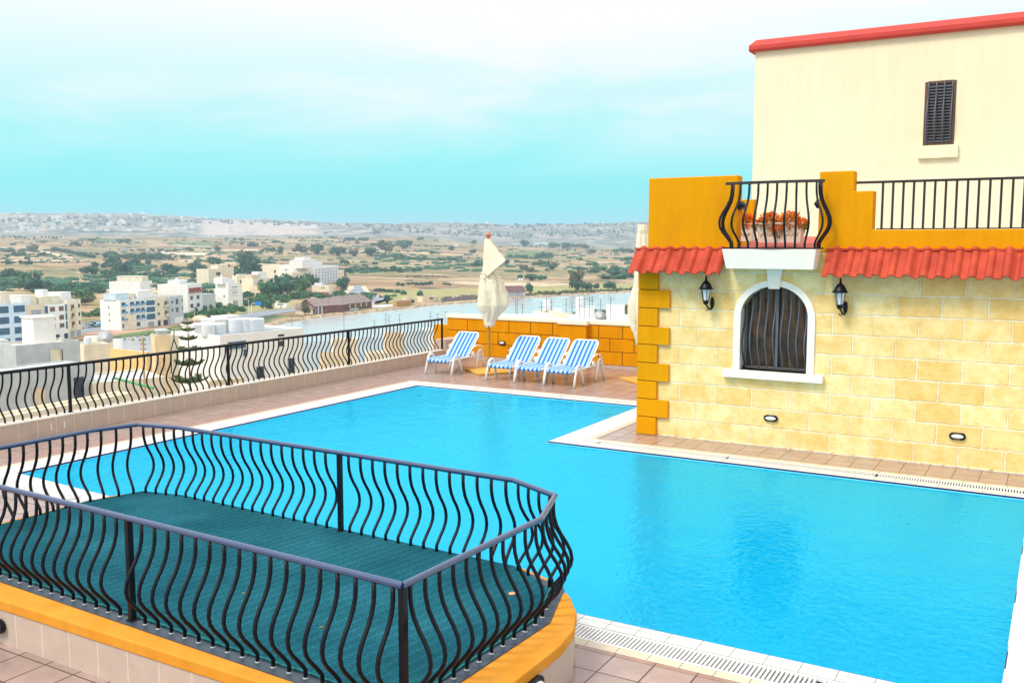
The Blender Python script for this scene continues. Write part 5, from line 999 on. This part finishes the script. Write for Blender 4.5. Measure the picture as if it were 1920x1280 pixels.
# ---- far things
block('greenhouse', 'very long dark green net house on the far plain', 'greenhouse', 152, 3350, 288, 3400, hit(220, 441).z-2, gz(434.5, 220, 3370), 40, mat('net_house', (.04, .16, .15), .7, .2, .02), bands=[(.42, .55, .5, mat('net_band', (.30, .48, .46), .7, .1))], parapet=.2)
rr0 = hit(95, 447); D_ = hypot(rr0.x, rr0.y)
block('unfinished_shell', 'unfinished concrete shell with open bays on the far plain', 'building', 68, D_, 122, D_, rr0.z, gz(441.5, 95, D_), 14, M['tan2'], grid([(.2+.13*i, .29+.13*i) for i in range(6)], [(.25, .75)], PN), parapet=.5)
for (px, py, w, h, mm, lb) in [(255, 494, 14, 8, 'tan2', 'tiny cream farmhouse among the dark trees on the left'), (397, 444, 14, 4, 'bwhite', 'tiny white farmhouse on the crest by the trees'), (362, 455, 8, 4, 'tan2', 'tiny cream farm hut above the dark green field'), (208, 469, 16, 4, 'tan', 'low stone field hut left of the middle'), (235, 470, 12, 4, 'bgrey', 'low grey field hut beside the stone one'),
                               (350, 493, 30, 6, 'tan2', 'long pale farm building behind the middle trees'), (855, 462, 8, 4, 'bwhite', 'tiny white hut on the terraced fields left of the parasol'), (690, 449, 8, 3, 'bblue', 'tiny pale blue farm hut on the crest'), (976, 527, 9, 4, 'bwhite', 'tiny white hut by the bushes right of the parasol'), (1010, 526, 10, 4, 'tan2', 'tiny cream hut right of the white one'),
                               (1015, 458, 30, 3, 'bwhite', 'long white greenhouse on the far right plain'), (1055, 478, 12, 3, 'tan', 'low stone hut among the rows of saplings'), (672, 487, 0, 0, 'tan2', '')]:
    if not w: continue
    P = hit(px, py); D = hypot(P.x, P.y); block('farm_building', lb, 'farm building', px-w/2, D, px+w/2, D, P.z, P.z+h*D/FOC, 10, M[mm], [(.4, .55, .2, .6, PN)], parapet=.3)
# ---- town on the ridge: single small houses
def house_mesh(m, s):
    q = MB(); q.box(-.5, .5, -.4, .4, -.6, .42); q.box(-.5, .1, -.4, .4, .42, .7); q.mi = 1
    for i in range(3): q.box(-.36+i*.28, -.24+i*.28, -.42, -.401, .08, .28)
    o = q.build('ridge_house', [m, PN]); me = o.data; bpy.data.objects.remove(o); return me
HM = [house_mesh(M['bwhite'], 0), house_mesh(M['tan2'], 1), house_mesh(M['bblue'], 2), house_mesh(M['tan'], 3)]
hr_ = random.Random(21)
for i in range(270):
    px = hr_.triangular(-80, 640, 60) if i < 215 else hr_.uniform(600, 1210)
    D = hr_.uniform(5150, 6200) if i < 215 else hr_.uniform(5700, 6250)
    P = gp(px, D); z = zt(P.x, P.y); s = hr_.uniform(12, 30) if i < 215 else hr_.uniform(8, 15); o = bpy.data.objects.new('ridge_house', HM[hr_.choice([0, 0, 0, 1, 1, 2, 3])]); C.objects.link(o)
    o.location = (P.x, P.y, z+1); o.scale = (s, s, s*hr_.uniform(.4, .75)); o.rotation_euler.z = YAW+hr_.uniform(-.7, .7); 
    ht = [m_.name for m_ in o.data.materials][0]; cl = {'bright_white_render': 'white', 'pale_limestone': 'cream', 'pale_blue_render': 'pale blue', 'beige_render': 'beige'}.get(ht, 'pale'); wh = 'at the left edge of the ridge' if px < 80 else 'above the long green net house' if px < 290 else 'just left of the quarry' if px < 390 else 'above the pale quarry' if px < 620 else 'on the ridge left of the parasol' if px < 900 else 'on the ridge right of the parasol'
    lv = 'on the skyline' if D > 5950 else 'halfway up' if D > 5550 else 'low down'
    tag(o, 'tiny %s %s house %s %s' % (cl, 'broad' if s > 20 else 'little', lv, wh), 'house', 'houses '+wh)
P = gp(915, 6150); z = zt(P.x, P.y); q = MB(); q.box(-11, 11, -9, 9, -4, 5); q.lathe([(7, 5), (7, 9), (6, 13), (3.5, 16), (.8, 18), (.5, 24)], n=16); q.box(-15, -11, -3, 3, -4, 12)
o = q.build('domed_church', M['tan2'], smooth='auto'); o.location = (P.x, P.y, z-2); tag(o, 'tiny domed church on the skyline above the folded parasol', 'church')
P = gp(13, 6100); q = MB(); q.tube([(0, 0, -5), (0, 0, 62)], [2.0, .8], 4); q.box(-4, 4, -1, 1, 30, 32); q.box(-3, 3, -1, 1, 45, 46.5); o = q.build('radio_mast', M['bgrey']); o.location = (P.x, P.y, zt(P.x, P.y)); tag(o, 'thin radio mast on the far ridge at the left edge', 'mast')
# ---- cars
def car_meshes():
    out = []
    for i, (c) in enumerate([(.75, .77, .8), (.45, .5, .56), (.10, .16, .32), (.82, .84, .86), (.07, .2, .42), (.3, .05, .06)]):
        q = MB()
        def sec(y, w): return [(-w, y)]
        prof = [(-2.1, .35), (-2.1, .75), (-1.95, .9), (-1.1, 1.0), (-.55, 1.42), (.85, 1.45), (1.55, 1.05), (2.0, .98), (2.1, .7), (2.1, .35)]
        n = len(prof); q.add([(x, s*(.82 if z < 1.1 else .66), z) for s in (-1, 1) for x, z in prof], [(k, (k+1) % n, n+(k+1) % n, n+k) for k in range(n)] + [tuple(range(n)), tuple(range(n, 2*n))])
        q.mi = 1; q.add([(x, s, z) for s in (-.80, .80) for x, z in ((-1.0, 1.03), (-.5, 1.36), (.8, 1.38), (1.35, 1.08))], [(0, 1, 2, 3), (4, 5, 6, 7)]); q.add([(-1.12, -.66, 1.03), (-1.12, .66, 1.03), (-.6, .6, 1.42), (-.6, -.6, 1.42), (1.57, -.66, 1.08), (1.57, .66, 1.08), (.9, .6, 1.45), (.9, -.6, 1.45)], [(0, 1, 2, 3), (4, 5, 6, 7)])
        q.mi = 2
        for x in (-1.3, 1.3):
            for s in (-.8, .8): q.lathe([(.32, -.1), (.32, .1)], (x, s, .32), 10, Matrix.Rotation(pi/2, 4, 'X'))
        o = q.build('parked_car', [mat('car_paint', c, .25, .02, coat=.6), M['pane'], mat('tyre', (.02, .02, .02), .8, 0)]); out.append(o.data); bpy.data.objects.remove(o)
    return out
CM = car_meshes(); rc = random.Random(3)
def car(px, py, ang, k, D=None):
    P = fp(px, py); o = bpy.data.objects.new('parked_car', CM[k]); C.objects.link(o); o.location = (P.x, P.y, Z0+.2); o.scale = (1.08, 1.08, 1.08)
    o.rotation_euler.z = ang; 
    cl = ['silver', 'grey', 'navy', 'white', 'blue', 'dark red'][k]; wh = 'on the winding road by the hotel' if 640 < px < 698 and py < 530 else 'on the quay right of the rusty sheds' if px > 640 else 'below the blue-grey office block' if px < 78 else 'below the white block with paired windows' if px < 150 else 'in the open car park gap' if px < 222 else 'below the blue-balconied block' if px < 290 else 'below the grey concrete block'
    tag(o, cl+' car parked '+wh, 'car', 'cars parked '+wh); return o
A_, B_ = fp(0, 629), fp(330, 604); ra = atan2(B_.y-A_.y, B_.x-A_.x)
px = -10
while px < 345:
    if not 45 < px < 90 or True:
        car(px, 628-(px)*.077+rc.uniform(-1, .6), ra+rc.choice([0, pi])+rc.uniform(-.05, .05), rc.choice([0, 0, 1, 2, 3, 3, 4, 5]))
    px += rc.uniform(10.5, 15) if px < 190 else rc.uniform(14, 26)
for i in range(14): car(148+i*6.0+rc.uniform(-1, 1), 611-i*.5+rc.uniform(-1.5, 1.5), ra+rc.choice([0, pi]), rc.choice([0, 0, 1, 2, 3, 3, 4]))
for px, py in ((688, 522), (692, 524), (678, 521), (700, 558), (706, 560), (712, 557), (720, 560), (726, 563), (690, 566), (698, 568)): car(px, py, ra+.8, rc.choice([0, 3, 1, 4]))
o = MB(); o.lathe([(1.1, 0), (1.3, 1.6), (.9, 2.0)], n=10); o = o.build('skip', M['bluewood']); P = fp(186, 613); o.location = (P.x, P.y, Z0+.2); tag(o, 'blue round tank standing among the parked cars', 'tank')
o = MB().box(-2, 2, -1.2, 1.2, 0, 2).build('waste_skip', M['bluewood'], bevel=.1); P = fp(133, 618); o.location = (P.x, P.y, Z0+.2); tag(o, 'blue waste skip beside the cream block at the street front', 'skip')
# ---- road furniture
def lamp(px, py, h, label, arm=1):
    P = fp(px, py); r = empty('street_lamp', P, YAW, label, 'street lamp'); q = MB(); q.tube([(0, 0, 0), (0, 0, h)], [.16, .1], 6); q.build('pole', M['bwhite'], r); q = MB(); q.tube([(0, 0, h), (-arm*1.2, 0, h+.5), (-arm*2.4, 0, h+.6)], .08, 5); q.box(-arm*2.4-.6, -arm*2.4+.6, -.2, .2, h+.5, h+.7); q.build('lamp_arm', M['bwhite'], r)
lamp(365, 602, 6.5, 'pale street lamp at the left end of the road by the earth mound')
lamp(467, 591, 9.0, 'pale street lamp left of the blue road sign')
lamp(463, 547, 12, 'tall pale street lamp by the cottage')
lamp(391, 540, 14, 'tall pale street lamp behind the red-balconied house')
lamp(62, 541, 22, 'tall floodlight mast in the fields at the left'); lamp(150, 541, 16, 'thin lamp mast in the fields above the left-hand blocks'); lamp(624, 562, 12, 'pale street lamp right of the small red-based house')
P = fp(472, 590); r = empty('road_sign', P, YAW, 'blue overhead road sign on a white gantry beside the road', 'road sign'); q = MB(); q.tube([(0, 0, 0), (0, 0, 6.5), (.6, 0, 6.8), (5.5, 0, 6.8)], .22, 6); q.build('gantry', M['bwhite'], r)
q = MB(); q.box(2.2, 6.0, -.35, -.2, 5.6, 8.0); q.build('sign_board', mat('sign_blue', (.02, .22, .72), .5, 0), r)
q = MB(); q.sphere((0, 0, 0), (5.5, 4, 2.6), 10); o = q.build('earth_mound', M['dirtpale'], smooth=True); P = fp(376, 599); o.location = P; tag(o, 'small pale earth mound beside the street lamp', 'mound')
# ============================================================ near rooftops below the terrace
def near(name, label, cat, pl, Dl, pr, Dr, yt, zb, depth, m, **k): return block(name, label, cat, pl, Dl, pr, Dr, zb, zat(yt, (Dl+Dr)/2, (pl+pr)/2), depth, m, **k)
gb = near('concrete_house', 'unfinished pale grey concrete house with a square doorway just beyond the terrace railing', 'house', 21, 118, 143, 121, 643, -24.5, 5, M['bgrey'], parapet=.35, roof=M['tan2'],
          wins=[(.52, .68, .80, .955, M['tan2'], dict(fr=M['bgrey'])), (.685, .715, .80, .945, M['brownwood'])], huts=[(.36, .70, .25, .85, 2.75, BW)], below=10)
near('concrete_wing', 'recessed grey wing of the unfinished house at the left edge', 'house', -60, 122, 9, 123, 640, -24.5, 5, M['bgrey'], parapet=.3, roof=M['tan2'], wins=[(.55, .7, .2, .5, PN)], below=10)
near('concrete_house', 'lower grey concrete storey with two dark openings seen through the terrace bars', 'house', -50, 100, 166, 106, 694, -26, 5, M['bgrey'], parapet=.15, roof=M['bgrey'], below=12,
     wins=[(.43, .54, .74, .90, M['tan'], dict(fr=M['bgrey'])), (.80, .90, .77, .93, M['pane'], dict(fr=M['bgrey']))])
near('yard_terrace', 'cream paved yard with low walls below the grey concrete house', 'yard', -60, 80, 240, 90, 762, -22, 2, M['tan2'], parapet=.3, roof=M['tan2'], below=9)
near('cream_house', 'narrow cream rendered house with a flat roof right of the grey concrete house', 'house', 150, 136, 199, 137, 645, -24, 3, M['tan2'], parapet=.3, wins=[(.62, .82, .50, .66, M['roofgrey'])], roof=M['roofgrey'], below=10, tanks=[(.3, .5, .5, 1.2)])
near('tarp_shelter', 'pale canvas-roofed shelter beside a grey dish behind the narrow cream house', 'shelter', 176, 168, 206, 169, 633, -14, 5, M['tan2'], parapet=.1, roof=M['tan2'], below=6)
near('yellow_wall', 'long yellow garden wall running right behind the cream house', 'wall', 199, 150, 268, 143, 657, -18.5, .5, mat('yellow_wall_paint', (.85, .58, .25), .8, .15, .5), parapet=.1, below=8)
near('low_roof', 'low pale roof with a green edge seen through the terrace bars', 'roof', 165, 105, 300, 107, 712, -22, 8, M['tan2'], parapet=.3, roof=M['bgrey'], below=9)
q = MB(); a = gp(205, 96); b = gp(278, 84); q.tube([(a.x, a.y, zat(709, 96, 205)), (b.x, b.y, zat(728, 84, 278))], .12, 4); o = q.build('green_gutter', mat('green_gutter', (.05, .35, .12), .5, .1)); tag(o, 'green roof edge beam slanting across the low pale roofs', 'beam')
near('cream_tower', 'tall cream stone stair tower with a white tank on its roof', 'tower', 285, 118, 312, 118.3, 628, -24, 2.5, mat('peach_stone', (.86, .66, .40), .8, .2, .6), parapet=.3, wins=[(.2, .36, .45, .56, PN), (.5, .62, .78, .84, M['brownwood'])], huts=[(.3, .95, .2, .9, .35, M['bgrey'])], below=9)
near('stone_block', 'sandy right-hand half of the stone stair tower', 'tower', 312.3, 118.4, 330, 118.8, 629, -24, 2.5, M['tan2'], parapet=.3, roof=M['bgrey'], below=9)
near('white_apartments', 'large plain white building with rooftop tanks right behind the pine', 'building', 359, 150, 470, 124, 0, -24, 0.1, BW) if False else None
A0 = gp(470, 124); zt_r = zat(627, 124, 470)
wb = block('white_building', 'large plain white building with rooftop tanks and a ribbon window right of the pine', 'building', 408, 128, 566, 137, -24, zat(622, 132, 487), 10.5, BW, parapet=.35, roof=M['roofgrey'], below=9,
      wins=[(.085, .285, .875, .935, PB, dict(fr=M['bgrey'])), (.255, .295, .80, .86, PB, dict(fr=M['bgrey'])), (.67, .75, .94, .96, PN), (.67, .745, .85, .90, PN), (.40, .49, .52, .69, PN, dict(fr=M['bgrey'])), (.79, .87, .55, .73, PN, dict(fr=M['bgrey']))],
      tanks=[(.04, .30, .9, 1.7), (.16, .30, .9, 1.7), (.44, .45, 1.0, 2.0), (.52, .40, 1.0, 2.0), (.58, .35, 1.0, 1.9), (.64, .35, 1.0, 1.9)], huts=[(.02, .2, .55, .8, .9, BW), (.26, .42, .55, .85, 1.4, BW), (.42, .6, .65, .9, 1.6, BW)])
q = MB(); W_ = (gp(566, 142)-gp(408, 128)).length
for i in range(44):
    x = .05*W_+i*.2
    if x < .9*W_: q.box(x, x+.03, -1.15, -1.12, 8.0, 9.0)
q.box(.05*W_, .05*W_+8.8, -1.16, -1.11, 9.0, 9.06); q.box(.02*W_, .7*W_, -1.2, -.001, 7.85, 7.99); q.build('walkway_rail', M['alu'], wb)
near('stone_yard_wall', 'old stone yard wall at the foot of the white building', 'wall', 386, 76, 452, 77, 711, -16, .5, M['tan'], parapet=.1, below=5)
for i, (pl, pr, D, yt, zb, m_, lb, wn_) in enumerate([(566, 622, 150, 640, -26, 'bblue', 'pale blue-grey flats beside the white building, seen through the railing', [(.5, .75, .3, .5, PN)]), (600, 655, 120, 664, -26, 'tan', 'yellowish stone block in front of the pale blue flats', [(.55, .75, .35, .7, PN), (.2, .3, .5, .7, PN)]),
                                      (622, 668, 140, 636, -26, 'tan2', 'cream slab of flats rising in the middle of the far railing', [(.3, .5, .35, .6, PN)]), (668, 722, 155, 632, -26, 'bblue', 'pale blue rendered block right of the cream slab', [(.1, .9, .60, .62, PN)]),
                                      (690, 724, 118, 662, -26, 'tan2', 'low cream rooftop in front of the pale blue block', [(.3, .5, .3, .7, PN)]), (722, 756, 138, 625, -26, 'tan', 'sandy stone stair block near the end of the railing', []), (756, 800, 150, 620, -26, 'bblue', 'pale blue wall with a dark line near the end of the railing', [(.4, .8, .62, .64, PN), (.62, .74, .2, .32, PN)]),
                                      (790, 872, 160, 616, -26, 'bwhite', 'white rooftops beyond the ochre corner block', [(.5, .6, .72, .86, M['bgrey'])])]):
    near('rooftop_flats', lb, 'building', pl, D, pr, D+.4, yt, zb, 3, M[m_], wins=wn_, parapet=.4, below=8)
near('rooftop', 'low cream roof with slatted rails just beyond the ochre wall', 'roof', 1038, 95, 1068, 96, 587, -14, 4, M['tan2'], parapet=.3, below=4)
for pl, pr, D, yt, lb, tk in ((1018, 1054, 100, 581.5, 'white rooftop box with a steel tank, left of three beyond the ochre wall', [(.25, .4, .55, 1.15)]), (1080, 1115, 96, 577, 'white rooftop box with a steel tank, middle of three beyond the ochre wall', [(.25, .4, .5, 1.2)]), (1137, 1172, 92, 574.5, 'plain white rooftop box, right of three beyond the ochre wall', [])):
    near('roof_box', lb, 'rooftop box', pl, D, pr, D, yt, -12, 3, BW, parapet=.1, roof=M['bgrey'], below=3, tanks=tk)
near('rooftop', 'broad white roof slab below the rooftop boxes beyond the ochre wall', 'roof', 900, 90, 1260, 90, 603, -12, 10, BW, parapet=.2, roof=BW, below=4)
# dishes
def dish(px, D, y, rad, label):
    r = empty('satellite_dish', gp(px, D, zat(y, D, px)), YAW+.3, label, 'satellite dish'); q = MB(); q.lathe([(rad*a, -rad*.35*(1-a*a)) for a in (.02, .3, .55, .8, 1.0)], n=16, M=Matrix.Rotation(R(55), 4, 'X')); q.build('reflector', M['bgrey'], r, smooth=True); q = MB(); q.tube([(0, 0, -rad*1.3), (0, .1, 0)], .04, 6); q.build('mount', M['alu'], r)
dish(1127, 88, 593, .62, 'grey satellite dish between the middle and right rooftop boxes'); dish(191, 160, 633, 1.2, 'large grey dish beside the canvas-roofed shelter')
# antennas
ra_ = random.Random(8); AN = mat('dull_antenna_metal', (.16, .15, .15), .6, .2)
for px, D, yb, yt in [(1025, 99, 582, 556), (1034, 99, 583, 560), (1016, 97, 600, 566), (1062, 96, 600, 560), (1073, 96, 600, 566), (1087, 95, 578, 556), (1097, 95, 578, 553), (1106, 95, 578, 558), (1111, 95, 578, 556), (1127, 92, 600, 560), (1146, 91, 576, 557), (967, 97, 592, 562), (970, 97, 592, 548), (980, 97, 592, 570), (806, 150, 618, 585), (820, 150, 618, 588), (834, 150, 612, 584), (722, 140, 630, 588), (728, 140, 630, 592), (748, 138, 628, 590), (643, 145, 635, 575), (545, 140, 622, 592), (700, 138, 640, 600)]:
    z0, z1 = zat(yb, D, px), zat(yt, D, px); r = empty('tv_antenna', gp(px, D, z0), YAW+ra_.uniform(-.6, .6), 'thin %s television antenna %s' % ('tall' if yb-yt > 30 else 'short', 'left of the rooftop boxes beyond the ochre wall' if 900 < px < 1010 else 'by the left rooftop box with the steel tank' if 1010 <= px < 1045 else 'between the left and middle rooftop boxes' if 1045 <= px < 1079 else 'over the middle rooftop box' if 1079 <= px < 1120 else 'by the right rooftop box' if px >= 1120 else 'above the end of the terrace railing' if px > 780 else 'above the middle of the terrace railing'), 'antenna', 'rooftop antennas'); h = z1-z0
    q = MB(); q.tube([(0, 0, -1.5), (0, 0, h)], .032, 5); q.build('mast', AN, r); q = MB()
    for t in (1, .75):
        zz = h*t-.05; q.tube([(-.35, 0, zz), (.45, 0, zz)], .015, 4)
        for k in range(5): q.tube([(-.3+k*.16, -.28, zz), (-.3+k*.16, .28, zz)], .010, 4)
    q.build('elements', AN, r)
# utility pole and frame
r = empty('utility_pole', gp(262, 100, -22), 0, 'weathered wooden utility pole with insulators left of the stone tower', 'utility pole'); q = MB(); h = zat(632, 100, 262)+22; q.tube([(0, 0, 0), (0, 0, h)], [.16, .11], 8); q.build('pole', mat('pale_weathered_wood', (.62, .45, .28), .9, .3, 2), r); q = MB()
for k in range(3): q.box(-.4, .5, -.05, .05, h-.3-k*.45, h-.22-k*.45)
q.build('crossarm', M['brownwood'], r)
q = MB(); D = 112; q.tube([gp(322, D, zat(619, D, 322)), gp(321, D, zat(636, D, 321)), gp(315, D, zat(655, D, 315)), gp(314, D, zat(700, D, 314))], .06, 5); q.tube([gp(321, D, zat(636, D, 321)), gp(328, D, zat(655, D, 328))], .06, 5)
o = q.build('iron_bracket', M['black']); tag(o, 'black Y-shaped iron pole leaning against the stone tower', 'pole')
# Norfolk pine
def norfolk(px, D, yt, zb):
    z1 = zat(yt, D, px); H_ = z1-zb; r = empty('norfolk_pine', gp(px, D, zb), 0, 'young Norfolk pine with tiered upswept branches rising behind the terrace railing', 'tree')
    q = MB(); q.tube([(0, 0, 0), (.05, 0, H_*.5), (0, 0, H_)], [.14, .09, .02], 8); q.build('trunk', M['trunk'], r)
    rnd = random.Random(2); q = MB(); z = H_-.15; k = 0
    while z > 1.0:
        f = (H_-z)/H_; Ln = min(1.3, .22+(H_-z)*.24); n = 5 if k % 2 else 6
        for i in range(n):
            a = 2*pi*i/n+k*.6+rnd.uniform(-.2, .2); d = Vector((cos(a), sin(a), 0)); pts = [d*(Ln*t)+Vector((0, 0, z-.10*Ln*sin(pi*t*.6)*1.5+.42*Ln*t*t)) for t in (0, .25, .5, .75, 1)]
            q.tube(pts, [.03, .022, .018, .014, .01], 4)
            sidev = Vector((-d.y, d.x, 0)); m_ = int(Ln*9)+4
            for j in range(m_):
                t = .12+.88*(j+.5)/m_; u = t*4; i0 = min(3, int(u)); p = pts[i0].lerp(pts[i0+1], u-i0)
                for s in (-1, 1):
                    l_ = .42*(1.15-t)*min(1, Ln)+.13; e = p+sidev*s*l_+d*l_*.55+Vector((0, 0, l_*.25+rnd.uniform(-.03, .06))); w_ = Vector((0, 0, .055)); q.add([p-w_*.4, p+w_, e+w_*.8, e-w_*.3], [(0, 1, 2, 3)]); w2 = d*.05; q.add([p-w2, p+w2, e+w2, e-w2], [(0, 1, 2, 3)])
        z -= .38+.70*min(1, (H_-z)/2.5); k += 1
    q.build('branches', M['pine'], r)
norfolk(348, 62, 603, -14)
# ============================================================ haze
hz = MB().box(-9700, 9700, -9700, 9700, -55, 235).build('haze', None) if False else None
hm = bpy.data.materials.new('air'); hm.use_nodes = True; nt = hm.node_tree; nt.nodes.clear(); ou = nn(nt, 'ShaderNodeOutputMaterial'); pv = nn(nt, 'ShaderNodeVolumePrincipled'); nt.links.new(pv.outputs[0], ou.inputs['Volume'])
pv.inputs['Density'].default_value = 1.25e-4; pv.inputs['Color'].default_value = (.60, .77, 1, 1); pv.inputs['Anisotropy'].default_value = .2
o = MB().box(-9700, 9700, -9700, 9700, -60, 235).build('haze', hm); tag(o, kind='stuff')
